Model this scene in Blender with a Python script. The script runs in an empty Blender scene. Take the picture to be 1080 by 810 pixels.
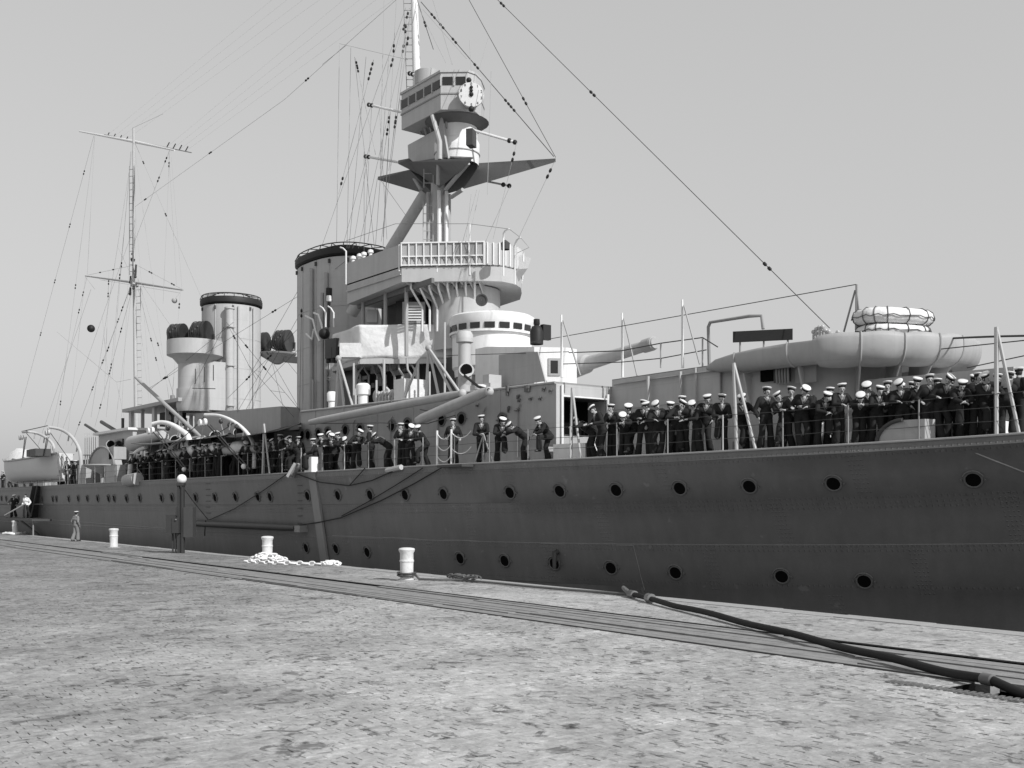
import bpy, bmesh, math, random
import numpy as np
from mathutils import Vector, Matrix

random.seed(7)
D2R = math.radians
scene = bpy.context.scene
COL = scene.collection

# ------------------------------------------------------------------ camera, sky, sun, exposure
FPX, XC, Y0, CAMH = 1120.0, 540.0, 529.0, 2.35      # focal length and horizon in photo pixels, eye height
TH = D2R(37.84)                                      # angle between the view axis and the ship's length
CT, ST = math.cos(TH), math.sin(TH)
cam = bpy.data.cameras.new('camera')
cam.sensor_width = 36.0
cam.lens = FPX / 1080 * 36.0
cam.shift_y = (Y0 - 405) / 1080.0                    # rising front of the plate camera
cam.clip_start = 0.1
cam.clip_end = 9000
cam_o = bpy.data.objects.new('camera', cam)
COL.objects.link(cam_o)
cam_o.location = (0, 0, CAMH)
cam_o.rotation_euler = (math.pi / 2, 0, math.asin(CT))
scene.camera = cam_o

SUN_EL, SUN_AZ = D2R(37), D2R(7)                    # azimuth measured from +X (the bow) towards +Y
sun_dir = Vector((math.cos(SUN_EL) * math.cos(SUN_AZ), math.cos(SUN_EL) * math.sin(SUN_AZ), math.sin(SUN_EL)))
world = bpy.data.worlds.new('World')
scene.world = world
world.use_nodes = True
wn, wl = world.node_tree.nodes, world.node_tree.links
wn.clear()
sky = wn.new('ShaderNodeTexSky')
sky.sky_type = 'NISHITA'
sky.sun_disc = False
sky.sun_elevation = SUN_EL
sky.sun_rotation = math.pi / 2 - SUN_AZ
sky.altitude = 0
sky.air_density = 1.0
sky.dust_density = 2.5
sky.ozone_density = 1.0
sepc = wn.new('ShaderNodeSeparateColor')
comb = wn.new('ShaderNodeCombineColor')
bg = wn.new('ShaderNodeBackground')
wo = wn.new('ShaderNodeOutputWorld')
wl.new(sky.outputs[0], sepc.inputs[0])
pw = wn.new('ShaderNodeMath'); pw.operation = 'POWER'; pw.inputs[1].default_value = 0.30      # flat, hazy overcast-white sky
ml = wn.new('ShaderNodeMath'); ml.operation = 'MULTIPLY'; ml.inputs[1].default_value = 4.5
wl.new(sepc.outputs['Blue'], pw.inputs[0]); wl.new(pw.outputs[0], ml.inputs[0])
for i in range(3):
    wl.new(ml.outputs[0], comb.inputs[i])            # blue-sensitive black and white plate
wl.new(comb.outputs[0], bg.inputs[0])
bg.inputs[1].default_value = 0.085
wl.new(bg.outputs[0], wo.inputs[0])

sun = bpy.data.lights.new('sun', 'SUN')
sun.energy = 4.0
sun.angle = D2R(0.6)
sun.color = (1.0, 1.0, 1.0)
sun_o = bpy.data.objects.new('sun', sun)
COL.objects.link(sun_o)
sun_o.rotation_euler = sun_dir.to_track_quat('Z', 'Y').to_euler()
sun_o.location = (0, 0, 60)

scene.view_settings.view_transform = 'Standard'
scene.view_settings.look = 'None'
scene.view_settings.exposure = 0.0
scene.view_settings.gamma = 1.0
scene.render.engine = 'CYCLES'
scene.cycles.max_bounces = 5

# ------------------------------------------------------------------ photo pixel -> place in the world
def ray(x):
    u = (x - XC) / FPX
    return (-CT + u * ST, ST + u * CT)
def P(x, y, Y):
    d = ray(x); Z = Y / d[1]
    return Vector((d[0] * Z, Y, CAMH + (Y0 - y) * Z / FPX))
def PX(x, y, X):
    d = ray(x); Z = X / d[0]
    return Vector((X, d[1] * Z, CAMH + (Y0 - y) * Z / FPX))
def PZ(x, y, z):
    d = ray(x); Z = (z - CAMH) * FPX / (Y0 - y)
    return Vector((d[0] * Z, d[1] * Z, z))
def proj(p):
    Z = -CT * p[0] + ST * p[1]; X = ST * p[0] + CT * p[1]
    return XC + FPX * X / Z, Y0 - FPX * (p[2] - CAMH) / Z

# ------------------------------------------------------------------ materials (greys: a black and white plate)
MATS = {}
def nmath(nt, op, a, b=None, c=None):
    n = nt.nodes.new('ShaderNodeMath'); n.operation = op
    for i, v in enumerate((a, b, c)):
        if v is None: continue
        if isinstance(v, (int, float)): n.inputs[i].default_value = v
        else: nt.links.new(v, n.inputs[i])
    return n.outputs[0]
def mat(name, col, rough=0.6, var=0.12, scale=1.5, bump=0.0, bscale=40.0, spec=0.35, metal=0.0, streak=0.0, plates=0.0):
    if name in MATS: return MATS[name]
    m = bpy.data.materials.new(name); m.use_nodes = True
    nt = m.node_tree; bs = nt.nodes['Principled BSDF']
    bs.inputs['Roughness'].default_value = rough
    bs.inputs['Specular IOR Level'].default_value = spec
    bs.inputs['Metallic'].default_value = metal
    geo = nt.nodes.new('ShaderNodeNewGeometry')
    n1 = nt.nodes.new('ShaderNodeTexNoise'); n1.inputs['Scale'].default_value = scale
    n1.inputs['Detail'].default_value = 6; n1.inputs['Roughness'].default_value = 0.65
    nt.links.new(geo.outputs['Position'], n1.inputs['Vector'])
    f = nmath(nt, 'MULTIPLY_ADD', nmath(nt, 'SUBTRACT', n1.outputs[0], 0.5), 2 * var, 1.0)
    if streak:                                        # rain streaks running down painted plate
        mp = nt.nodes.new('ShaderNodeMapping'); mp.inputs['Scale'].default_value = (5, 5, 0.35)
        nt.links.new(geo.outputs['Position'], mp.inputs[0])
        n2 = nt.nodes.new('ShaderNodeTexNoise'); n2.inputs['Scale'].default_value = 1.0
        n2.inputs['Detail'].default_value = 5
        nt.links.new(mp.outputs[0], n2.inputs['Vector'])
        f = nmath(nt, 'MULTIPLY', f, nmath(nt, 'MULTIPLY_ADD', nmath(nt, 'SUBTRACT', n2.outputs[0], 0.5), 2 * streak, 1.0))
    bkh = None
    if plates:                                        # lapped plate edges
        sx = nt.nodes.new('ShaderNodeSeparateXYZ'); nt.links.new(geo.outputs['Position'], sx.inputs[0])
        cx_ = nt.nodes.new('ShaderNodeCombineXYZ')
        nt.links.new(nmath(nt, 'MULTIPLY_ADD', sx.outputs[1], 0.9, sx.outputs[0]), cx_.inputs[0]); nt.links.new(sx.outputs[2], cx_.inputs[1])
        br = nt.nodes.new('ShaderNodeTexBrick'); nt.links.new(cx_.outputs[0], br.inputs['Vector'])
        br.inputs['Scale'].default_value = 1.0; br.inputs['Brick Width'].default_value = 2.3; br.inputs['Row Height'].default_value = 1.25
        br.inputs['Mortar Size'].default_value = 0.016; br.inputs['Mortar Smooth'].default_value = 0.3
        br.inputs['Color1'].default_value = (1, 1, 1, 1); br.inputs['Color2'].default_value = (1 - plates * .5,) * 3 + (1,)
        br.inputs['Mortar'].default_value = (1 - plates * 1.6,) * 3 + (1,)
        bw = nt.nodes.new('ShaderNodeRGBToBW'); nt.links.new(br.outputs['Color'], bw.inputs[0])
        f = nmath(nt, 'MULTIPLY', f, bw.outputs[0])
    v = nmath(nt, 'MULTIPLY', f, col)
    cc = nt.nodes.new('ShaderNodeCombineColor')
    for i in range(3): nt.links.new(v, cc.inputs[i])
    nt.links.new(cc.outputs[0], bs.inputs['Base Color'])
    if bump:
        n3 = nt.nodes.new('ShaderNodeTexNoise'); n3.inputs['Scale'].default_value = bscale
        n3.inputs['Detail'].default_value = 3
        nt.links.new(geo.outputs['Position'], n3.inputs['Vector'])
        b = nt.nodes.new('ShaderNodeBump'); b.inputs['Strength'].default_value = 1.0
        b.inputs['Distance'].default_value = bump
        nt.links.new(n3.outputs[0], b.inputs['Height'])
        nt.links.new(b.outputs[0], bs.inputs['Normal'])
    MATS[name] = m
    return m

M_HOUSE = mat('house_grey', 0.37, 0.55, 0.14, 1.6, 0.006, 3.0, streak=0.14, plates=0.05)
M_LIGHT = mat('light_grey_paint', 0.46, 0.55, 0.10, 1.8, 0.006, 2.5, streak=0.12, plates=0.06)
M_WHITE = mat('white_paint', 0.76, 0.5, 0.10, 3.0, 0.004, 4.0, streak=0.12)
M_MID = mat('mid_grey_paint', 0.26, 0.55, 0.12, 1.5, streak=0.1)
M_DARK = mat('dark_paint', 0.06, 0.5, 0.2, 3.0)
M_BLACK = mat('black_paint', 0.018, 0.6, 0.3, 3.0)
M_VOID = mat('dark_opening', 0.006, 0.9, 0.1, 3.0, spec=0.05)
M_GLASS = mat('window_glass', 0.02, 0.12, 0.1, 2.0, spec=0.5)
M_DECK = mat('deck_planking', 0.34, 0.75, 0.2, 2.5, 0.003, 30)
M_WIRE = mat('wire_rope', 0.05, 0.6, 0.2, 5.0)
M_WIREL = mat('galvanised_wire', 0.34, 0.5, 0.2, 5.0)
M_ROPE = mat('manila_rope', 0.12, 0.85, 0.35, 25.0, 0.006, 60)
M_ROPEW = mat('white_painted_chain', 0.78, 0.6, 0.15, 12.0)
M_CANVAS = mat('canvas_cloth', 0.68, 0.85, 0.12, 3.0, 0.05, 3.5)
M_CANVASD = mat('dark_canvas', 0.035, 0.9, 0.3, 2.0, 0.03, 3)
M_NAVY = mat('navy_serge', 0.022, 0.85, 0.3, 6.0, 0.006, 25, spec=0.2)
M_SKIN = mat('skin', 0.36, 0.6, 0.08, 12.0)
M_HAIR = mat('dark_hair', 0.03, 0.7, 0.3, 40.0)
M_SHOE = mat('black_leather', 0.02, 0.4, 0.2, 10.0)
M_CAP = mat('white_cap_cloth', 0.70, 0.8, 0.05, 12.0)
M_COLLAR = mat('blue_jean_collar', 0.17, 0.8, 0.15, 15.0)
M_FLANNEL = mat('white_flannel', 0.42, 0.85, 0.08, 15.0)
M_KHAKI = mat('grey_work_cloth', 0.20, 0.85, 0.2, 10.0, 0.006, 30)
M_GLOBE = mat('white_glass_globe', 0.85, 0.25, 0.02, 4.0)
M_RUBBER = mat('black_rubber', 0.012, 0.7, 0.3, 12.0, 0.004, 20)
M_STEEL = mat('worn_steel', 0.25, 0.4, 0.3, 12.0, metal=0.6)
M_UNDER = mat('shaded_underside_grey', 0.15, 0.6, 0.15, 2.0, streak=0.12)  # shade of the undersides put into a darker grey
M_WFIT = mat('fitting_paint', 0.13, 0.5, 0.2, 6)
M_FAR = mat('far_building', 0.55, 0.8, 0.1, 0.1)

# ------------------------------------------------------------------ mesh helpers
class MB:
    def __init__(s): s.v, s.f = [], []
    def add(s, vs, fs):
        o = len(s.v); s.v += [tuple(p) for p in vs]; s.f += [tuple(i + o for i in f) for f in fs]; return s
    def box(s, c, size, rz=0.0, M=None):
        hx, hy, hz = size[0] / 2, size[1] / 2, size[2] / 2
        R = M if M is not None else Matrix.Rotation(rz, 3, 'Z')
        c = Vector(c)
        vs = [c + R @ Vector((sx * hx, sy * hy, sz * hz)) for sx in (-1, 1) for sy in (-1, 1) for sz in (-1, 1)]
        return s.add(vs, [(0, 1, 3, 2), (4, 6, 7, 5), (0, 4, 5, 1), (2, 3, 7, 6), (0, 2, 6, 4), (1, 5, 7, 3)])
    def bar(s, a, b, w, h):                         # rectangular bar between two points
        a, b = Vector(a), Vector(b); d = (b - a)
        L = d.length; d.normalize()
        up = Vector((0, 0, 1)) if abs(d.z) < 0.95 else Vector((0, 1, 0))
        y = up.cross(d).normalized(); z = d.cross(y)
        return s.box((a + b) / 2, (L, w, h), M=Matrix((d, y, z)).transposed())
    def tube(s, pts, r, n=8, cap=True):
        pts = [Vector(p) for p in pts]
        rs = r if isinstance(r, (list, tuple)) else [r] * len(pts)
        t = (pts[1] - pts[0]).normalized()
        ref = Vector((0, 0, 1)) if abs(t.z) < 0.9 else Vector((1, 0, 0))
        nrm = (ref - t * ref.dot(t)).normalized()
        vs, fs = [], []
        for i, p in enumerate(pts):
            if i == 0: tt = pts[1] - pts[0]
            elif i == len(pts) - 1: tt = pts[-1] - pts[-2]
            else: tt = (pts[i + 1] - p).normalized() + (p - pts[i - 1]).normalized()
            tt = tt.normalized()
            nrm = (nrm - tt * nrm.dot(tt)).normalized()
            bn = tt.cross(nrm)
            for k in range(n):
                a = 2 * math.pi * k / n
                vs.append(p + (nrm * math.cos(a) + bn * math.sin(a)) * rs[i])
        for i in range(len(pts) - 1):
            for k in range(n):
                k2 = (k + 1) % n
                fs.append((i * n + k, i * n + k2, (i + 1) * n + k2, (i + 1) * n + k))
        if cap:
            fs.append(tuple(range(n - 1, -1, -1))); fs.append(tuple((len(pts) - 1) * n + k for k in range(n)))
        return s.add(vs, fs)
    def lathe(s, c, prof, n=32, ax=1.0, ay=1.0, a0=0.0, a1=2 * math.pi, M=None, power=2.0):
        c = Vector(c); full = abs(a1 - a0 - 2 * math.pi) < 1e-6
        m = n if full else n + 1
        vs, fs = [], []
        for (r, z) in prof:
            for k in range(m):
                a = a0 + (a1 - a0) * k / n
                ca, sa = math.cos(a), math.sin(a)
                if power != 2.0:
                    ca = math.copysign(abs(ca) ** (2 / power), ca); sa = math.copysign(abs(sa) ** (2 / power), sa)
                q = Vector((r * ax * ca, r * ay * sa, z))
                vs.append(c + (M @ q if M is not None else q))
        for i in range(len(prof) - 1):
            for k in range(n):
                k2 = (k + 1) % m if full else k + 1
                fs.append((i * m + k, i * m + k2, (i + 1) * m + k2, (i + 1) * m + k))
        return s.add(vs, fs)
    def prism(s, poly, z0, z1, top=True, bottom=True):
        n = len(poly)
        zz0 = z0 if callable(z0) else (lambda p: z0)
        zz1 = z1 if callable(z1) else (lambda p: z1)
        vs = [(p[0], p[1], zz0(p)) for p in poly] + [(p[0], p[1], zz1(p)) for p in poly]
        fs = [(i, (i + 1) % n, n + (i + 1) % n, n + i) for i in range(n)]
        if bottom: fs.append(tuple(range(n - 1, -1, -1)))
        if top: fs.append(tuple(range(n, 2 * n)))
        return s.add(vs, fs)
    def plate(s, pts, t, nrm):                       # flat polygon given thickness along nrm
        n = len(pts); o = Vector(nrm).normalized() * t
        vs = [Vector(p) for p in pts] + [Vector(p) + o for p in pts]
        fs = [(i, (i + 1) % n, n + (i + 1) % n, n + i) for i in range(n)]
        fs.append(tuple(range(n - 1, -1, -1))); fs.append(tuple(range(n, 2 * n)))
        return s.add(vs, fs)
    def ball(s, c, r, n=10, m=6):
        prof = [(max(1e-4, r * math.sin(math.pi * i / m)), -r * math.cos(math.pi * i / m)) for i in range(m + 1)]
        return s.lathe(c, prof, n)
    def build(s, name, material, parent=None, smooth=False, angle=40):
        me = bpy.data.meshes.new(name)
        me.from_pydata(s.v, [], s.f)
        bm = bmesh.new(); bm.from_mesh(me); bmesh.ops.recalc_face_normals(bm, faces=bm.faces); bm.to_mesh(me); bm.free()
        ms = material if isinstance(material, (list, tuple)) else [material]
        for m in ms: me.materials.append(m)
        if smooth:
            me.polygons.foreach_set('use_smooth', [True] * len(me.polygons))
            me.set_sharp_from_angle(angle=D2R(angle))
        return link(name, me, parent)
def link(name, me, parent=None):
    o = bpy.data.objects.new(name, me)
    COL.objects.link(o)
    if parent is not None:
        o.parent = parent
        o.matrix_parent_inverse = parent.matrix_world.inverted() if parent.matrix_world else Matrix()
    return o
def empty(name, loc=(0, 0, 0), parent=None):
    o = bpy.data.objects.new(name, None); COL.objects.link(o)
    o.empty_display_size = 0.3
    if parent is not None:
        o.parent = parent
        o.matrix_parent_inverse = parent.matrix_world.inverted()
    else:
        o.location = loc
        o.matrix_world = Matrix.Translation(loc)
    return o
def tag(o, label, cat, group=None, kind=None):
    o['label'] = label
    o['category'] = cat
    if group: o['group'] = group
    if kind: o['kind'] = kind
    return o
def structure(o): o['kind'] = 'structure'; return o
def lerp(a, b, t): return a + (b - a) * t
def interp(tab, x):
    if x <= tab[0][0]: return tab[0][1]
    for (x0, v0), (x1, v1) in zip(tab, tab[1:]):
        if x <= x1: return v0 + (v1 - v0) * (x - x0) / (x1 - x0)
    return tab[-1][1]
def smooth_tab(tab):                                 # Catmull-Rom style smooth lookup
    xs = [t[0] for t in tab]; ys = [t[1] for t in tab]
    def f(x):
        if x <= xs[0]: return ys[0]
        if x >= xs[-1]: return ys[-1]
        i = max(k for k in range(len(xs) - 1) if xs[k] <= x)
        h = xs[i + 1] - xs[i]; t = (x - xs[i]) / h
        def sl(k):
            if k <= 0 or k >= len(xs) - 1: return (ys[min(k + 1, len(xs) - 1)] - ys[max(k - 1, 0)]) / (xs[min(k + 1, len(xs) - 1)] - xs[max(k - 1, 0)])
            return (ys[k + 1] - ys[k - 1]) / (xs[k + 1] - xs[k - 1])
        m0, m1 = sl(i) * h, sl(i + 1) * h
        return (2*t**3-3*t**2+1)*ys[i] + (t**3-2*t**2+t)*m0 + (-2*t**3+3*t**2)*ys[i+1] + (t**3-t**2)*m1
    return f

YC = 27.6                                            # the ship's centreline
QUAY_Y = 18.93                                       # edge of the quay
WATER_Z = -3.0
hbd = smooth_tab([(-152, 1.0), (-146, 4.4), (-136, 6.2), (-115, 7.1), (-95, 7.35), (-60, 7.4), (-46, 7.35), (-40, 7.2),
                  (-32, 6.7), (-26, 5.8), (-20, 4.35), (-15, 2.85), (-10, 1.25), (-6.4, 0.06)])
zdk = smooth_tab([(-152, 3.3), (-100, 3.42), (-60, 3.5), (-42, 3.56), (-32, 3.62), (-24, 3.70), (-18, 3.82), (-13, 3.98), (-6, 4.35)])
slo = smooth_tab([(-152, 0.0), (-95, 0.03), (-70, 0.08), (-52, 0.16), (-40, 0.22), (-30, 0.27), (-22, 0.42), (-14, 0.60), (-6, 0.60)])
def edgeY(X): return YC - hbd(X)
def hull_hb(X, z):
    d = max(0.0, zdk(X) - z - 0.24)
    return max(0.04, hbd(X) - slo(X) * (d - 0.03 * d * d))
def hullY(X, z): return YC - hull_hb(X, z)
def on_hull(x, y):                                   # photo pixel -> point of the hull side
    Y = 20.6
    for _ in range(30):
        p = P(x, y, Y); Y = 0.5 * Y + 0.5 * hullY(p.x, p.z)
    return P(x, y, Y)
def on_deck(x, d):                                   # photo column -> point on deck, d metres inside the deck edge
    Y = 21.0
    for _ in range(40):
        p = P(x, 480, Y); Y = 0.5 * Y + 0.5 * (edgeY(p.x) + d)
    p = P(x, 480, Y)
    return Vector((p.x, p.y, zdk(p.x)))
def hull_normal(p):
    e = 0.05
    dydx = (hullY(p.x + e, p.z) - hullY(p.x - e, p.z)) / (2 * e)
    dydz = (hullY(p.x, p.z + e) - hullY(p.x, p.z - e)) / (2 * e)
    return Vector((dydx, -1, dydz)).normalized()

# ------------------------------------------------------------------ ground: quay, water, far shore
def quay_material(setts=False):
    m = bpy.data.materials.new('stone_setts' if setts else 'quay_paving'); m.use_nodes = True
    nt = m.node_tree; bs = nt.nodes['Principled BSDF']
    bs.inputs['Roughness'].default_value = 0.85; bs.inputs['Specular IOR Level'].default_value = 0.25
    geo = nt.nodes.new('ShaderNodeNewGeometry')
    def noise(scale, detail=6, rough=0.6, vec=None, dist=0.0):
        n = nt.nodes.new('ShaderNodeTexNoise'); n.inputs['Scale'].default_value = scale
        n.inputs['Detail'].default_value = detail; n.inputs['Roughness'].default_value = rough
        n.inputs['Distortion'].default_value = dist
        nt.links.new(vec or geo.outputs['Position'], n.inputs['Vector']); return n.outputs[0]
    def ramp(v, a, b, va, vb):
        n = nt.nodes.new('ShaderNodeMapRange'); n.interpolation_type = 'SMOOTHSTEP'
        for i, k in enumerate((v, a, b, va, vb)):
            if isinstance(k, (int, float)): n.inputs[i].default_value = k
            else: nt.links.new(k, n.inputs[i])
        return n.outputs[0]
    big = ramp(noise(0.22, 5, 0.65, dist=0.5), 0.38, 0.60, 0.80, 1.02)
    mid = ramp(noise(0.8, 8, 0.72, dist=0.6), 0.3, 0.7, 0.84, 1.14)
    fine = ramp(noise(6.5, 8, 0.80), 0.3, 0.72, 0.70, 1.22)
    spots = ramp(noise(2.1, 6, 0.62, dist=1.2), 0.57, 0.66, 1.0, 0.42)       # oil and damp stains
    specks = ramp(noise(4.2, 5, 0.6, dist=1.0), 0.575, 0.66, 1.0, 0.45)
    br = nt.nodes.new('ShaderNodeTexBrick')
    mp = nt.nodes.new('ShaderNodeMapping'); mp.inputs['Rotation'].default_value = (0, 0, D2R(90))
    nt.links.new(geo.outputs['Position'], mp.inputs[0]); nt.links.new(mp.outputs[0], br.inputs['Vector'])
    br.inputs['Scale'].default_value = 1.0; br.inputs['Mortar Size'].default_value = 0.006
    br.inputs['Mortar Smooth'].default_value = 0.4
    br.inputs['Brick Width'].default_value = 0.24; br.inputs['Row Height'].default_value = 0.11
    br.inputs['Color1'].default_value = (0.86, 0.86, 0.86, 1); br.inputs['Color2'].default_value = (1.12, 1.12, 1.12, 1)
    br.inputs['Mortar'].default_value = (0.74, 0.74, 0.74, 1)
    bw = nt.nodes.new('ShaderNodeRGBToBW'); nt.links.new(br.outputs['Color'], bw.inputs[0])
    wear = ramp(noise(0.5, 5), 0.35, 0.65, 0.35, 1.0)
    if setts:
        bk = nmath(nt, 'MULTIPLY_ADD', geo.outputs['Random Per Island'], 0.17, 0.91)
    else:
        bk = nmath(nt, 'MULTIPLY_ADD', nmath(nt, 'SUBTRACT', bw.outputs[0], 1.0), wear, 1.0)
    v = nmath(nt, 'MULTIPLY', big, mid)
    sxyz = nt.nodes.new('ShaderNodeSeparateXYZ'); nt.links.new(geo.outputs['Position'], sxyz.inputs[0])
    edge = nmath(nt, 'MULTIPLY_ADD', nmath(nt, 'SUBTRACT', noise(0.3, 5, 0.65, dist=0.6), 0.5), 26.0, nmath(nt, 'MULTIPLY_ADD', sxyz.outputs[1], 1.25, sxyz.outputs[0]))
    dirt = ramp(edge, -22.0, 2.0, 0.62, 1.0)                                  # grimed end of the quay
    grime = ramp(noise(1.3, 7, 0.66, dist=1.4), 0.54, 0.66, 1.0, 0.62)
    dk = ramp(edge, -16.0, 0.0, 1.0, 0.25)
    grime = nmath(nt, 'MULTIPLY_ADD', nmath(nt, 'SUBTRACT', grime, 1.0), dk, 1.0)
    for k in (fine, spots, specks, bk, dirt, grime): v = nmath(nt, 'MULTIPLY', v, k)
    v = nmath(nt, 'MULTIPLY', v, 0.45)
    cc = nt.nodes.new('ShaderNodeCombineColor')
    for i in range(3): nt.links.new(v, cc.inputs[i])
    nt.links.new(cc.outputs[0], bs.inputs['Base Color'])
    h = nmath(nt, 'ADD', nmath(nt, 'MULTIPLY', bk, 0.5), fine)
    b = nt.nodes.new('ShaderNodeBump'); b.inputs['Distance'].default_value = 0.02; b.inputs['Strength'].default_value = 0.7
    nt.links.new(h, b.inputs['Height']); nt.links.new(b.outputs[0], bs.inputs['Normal'])
    return m
M_QUAY = quay_material(); M_SETT = quay_material(True)
M_COPE = mat('granite_coping', 0.34, 0.8, 0.22, 4.0, 0.01, 12)
M_BOARD = mat('tarred_timber', 0.24, 0.85, 0.55, 3.0, 0.01, 20, spec=0.2)
M_WALL = mat('quay_wall_stone', 0.12, 0.9, 0.3, 2.0, 0.02, 8)

TR0, TR1 = 13.2, 15.3                                # timber crane-track strip
q = MB()
def strip(y0, y1, x0, x1, z, nx, ny):
    vs, fs = [], []
    for i in range(nx + 1):
        for j in range(ny + 1):
            X, Y = lerp(x0, x1, i / nx), lerp(y0, y1, j / ny)
            w = 0.0
            vs.append((X, Y, z + w))
    for i in range(nx):
        for j in range(ny):
            a = i * (ny + 1) + j
            fs.append((a, a + 1, a + ny + 2, a + ny + 1))
    q.add(vs, fs)
strip(-14, 12.55, -120, 40, -0.010, 2, 2)
strip(12.55, TR0, -120, -7.2, -0.010, 2, 2)
strip(-420, -14, -900, 600, 0.0, 2, 2)
strip(-14, TR0, -900, -120, 0.0, 2, 1)
strip(-14, TR0, 40, 600, 0.0, 2, 1)
strip(TR1, QUAY_Y - 0.55, -900, 600, 0.0, 2, 1)
quay = structure(q.build('quay', M_QUAY))
# stone setts: each a block of its own height and tilt, laid in rows along the quay
SW, SH = 0.135, 0.27                                # across the rows (X), along the rows (Y)
rows = []
def wave(X, Y): return 0.010 * math.sin(X * 0.9 + Y * 1.7) + 0.008 * math.sin(X * 2.3 - Y * 1.1) + 0.006 * math.sin(X * 5.1 + Y * 3.7)
sett_list = []
j = 0
X = -52.0
while X < 3:
    Y = 1.0 + (j % 2) * SH * 0.5
    while Y < TR0 - SH * 0.5 - 0.005:
        Zc = -CT * X + ST * Y; Xc = ST * X + CT * Y
        ok = 5.5 < Zc < 44 and -0.56 < Xc / Zc < 0.56
        if ok and Y + SH * .5 > 12.5 and X > -7.35: ok = False
        if ok: sett_list.append((Zc, X, Y))
        Y += SH * random.uniform(.96, 1.04)
    X += SW; j += 1
sett_list.sort()
def sett_geo(X, Y):
    hx, hy = SW / 2 - random.uniform(.002, .005), SH / 2 - random.uniform(.002, .005)
    z = -0.004 + random.gauss(0, .0016); tx, ty = random.gauss(0, .012), random.gauss(0, .014)
    vs = []
    for (sx, sy) in ((-1, -1), (1, -1), (1, 1), (-1, 1)):
        dx, dy = sx * hx + random.uniform(-.005, .005), sy * hy + random.uniform(-.004, .004)
        vs.append((X + dx, Y + dy, -.03))
    for k_, (sx, sy) in enumerate(((-1, -1), (1, -1), (1, 1), (-1, 1))):
        bx, by, _ = vs[k_]
        vs.append((bx - sx * .003, by - sy * .003, min(z + tx * sx * hx + ty * sy * hy + wave(X, Y) * .35, .012)))
    return vs, [(0, 1, 5, 4), (1, 2, 6, 5), (2, 3, 7, 6), (3, 0, 4, 7), (4, 5, 6, 7)]
vis = [t for t in sett_list if t[0] > 8.6 and abs((ST * t[1] + CT * t[2]) / t[0]) < .5]
near = set((t[1], t[2]) for t in vis[:300])
rest = MB()
for Zc, X, Y in sett_list:
    vs, fs = sett_geo(X, Y)
    if (X, Y) in near:
        me = bpy.data.meshes.new('sett'); me.from_pydata(vs, [], fs); me.materials.append(M_SETT); link('sett', me, quay)
    else: rest.add(vs, fs)
me = bpy.data.meshes.new('paving_setts'); me.from_pydata(rest.v, [], rest.f); me.materials.append(M_SETT)
ro = link('paving_setts', me, quay); ro['kind'] = 'stuff'
b = MB()
b.add([(-900, TR0, 0), (-7.2, TR0, 0), (-7.2, TR0, -0.3), (-900, TR0, -0.3)], [(0, 1, 2, 3)])
b.add([(-900, TR1, 0), (600, TR1, 0), (600, TR1, -0.3), (-900, TR1, -0.3)], [(0, 1, 2, 3)])
b.add([(-900, TR0, -0.3), (600, TR0, -0.3), (600, TR1, -0.3), (-900, TR1, -0.3)], [(0, 1, 2, 3)])
b.add([(-7.2, 12.55, 0), (40, 12.55, 0), (40, 12.55, -0.4), (-7.2, 12.55, -0.4)], [(0, 1, 2, 3)])
b.add([(-7.2, 12.55, 0), (-7.2, TR0, 0), (-7.2, TR0, -0.4), (-7.2, 12.55, -0.4)], [(0, 1, 2, 3)])
b.add([(-7.2, 12.55, -0.35), (40, 12.55, -0.35), (40, TR0, -0.35), (-7.2, TR0, -0.35)], [(0, 1, 2, 3)])
b.build('track_bed', M_VOID, quay)
ys = [13.23, 13.50, 13.78, 14.02, 14.30, 14.55, 14.83, 15.08]
for k, y0 in enumerate(ys):                          # timber boards along the track
    y1 = (ys[k + 1] if k < 7 else 15.27) - random.choice((.02, .03, .045))
    x = -260.0
    while x < 60:
        L = random.uniform(5.0, 8.0)
        x1 = min(x + L, 60)
        if k == 0 and x1 > -7.0:                      # the open hose pit
            if x < -7.0: x1 = -7.0
            else: break
        hz = random.uniform(-0.03, 0.004)
        MB().box(((x + x1) / 2, (y0 + y1) / 2, hz - 0.06), (x1 - x - 0.02, y1 - y0, 0.12)).build('track_board', M_BOARD, quay)
        x = x1
MB().box((-170, 15.32 - 0.02, 0.006), (700, 0.03, 0.02)).build('rail', M_DARK, quay)
MB().box((-263.7, TR0 - 0.005, 0.004), (513, 0.025, 0.02)).build('rail', M_DARK, quay)
x = -190.0
while x < 30:                                         # granite coping stones on the quay edge
    L = random.uniform(1.5, 2.1)
    MB().box((x + L / 2, QUAY_Y - 0.275, -0.19 + random.uniform(-0.004, 0.008)), (L - 0.012, 0.545, 0.4)).build('coping_stone', M_COPE, quay)
    x += L
b = MB()
b.box((-350, QUAY_Y - 0.45, -2.4), (1100, 0.8, 4.0)); b.box((315, QUAY_Y - 0.35, -0.25), (570, 0.65, 0.5)); b.box((-545, QUAY_Y - 0.35, -0.25), (710, 0.65, 0.5))
b.build('quay_wall', M_WALL, quay)
# slotted drain plate beside the hose pit
b = MB(); g = PZ(1050, 735, 0)
for k in range(26): b.box((-7.9 + k * 0.09, 12.40, 0.012), (0.045, 0.22, 0.012))
b.build('slotted_drain', M_STEEL, quay)

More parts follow.
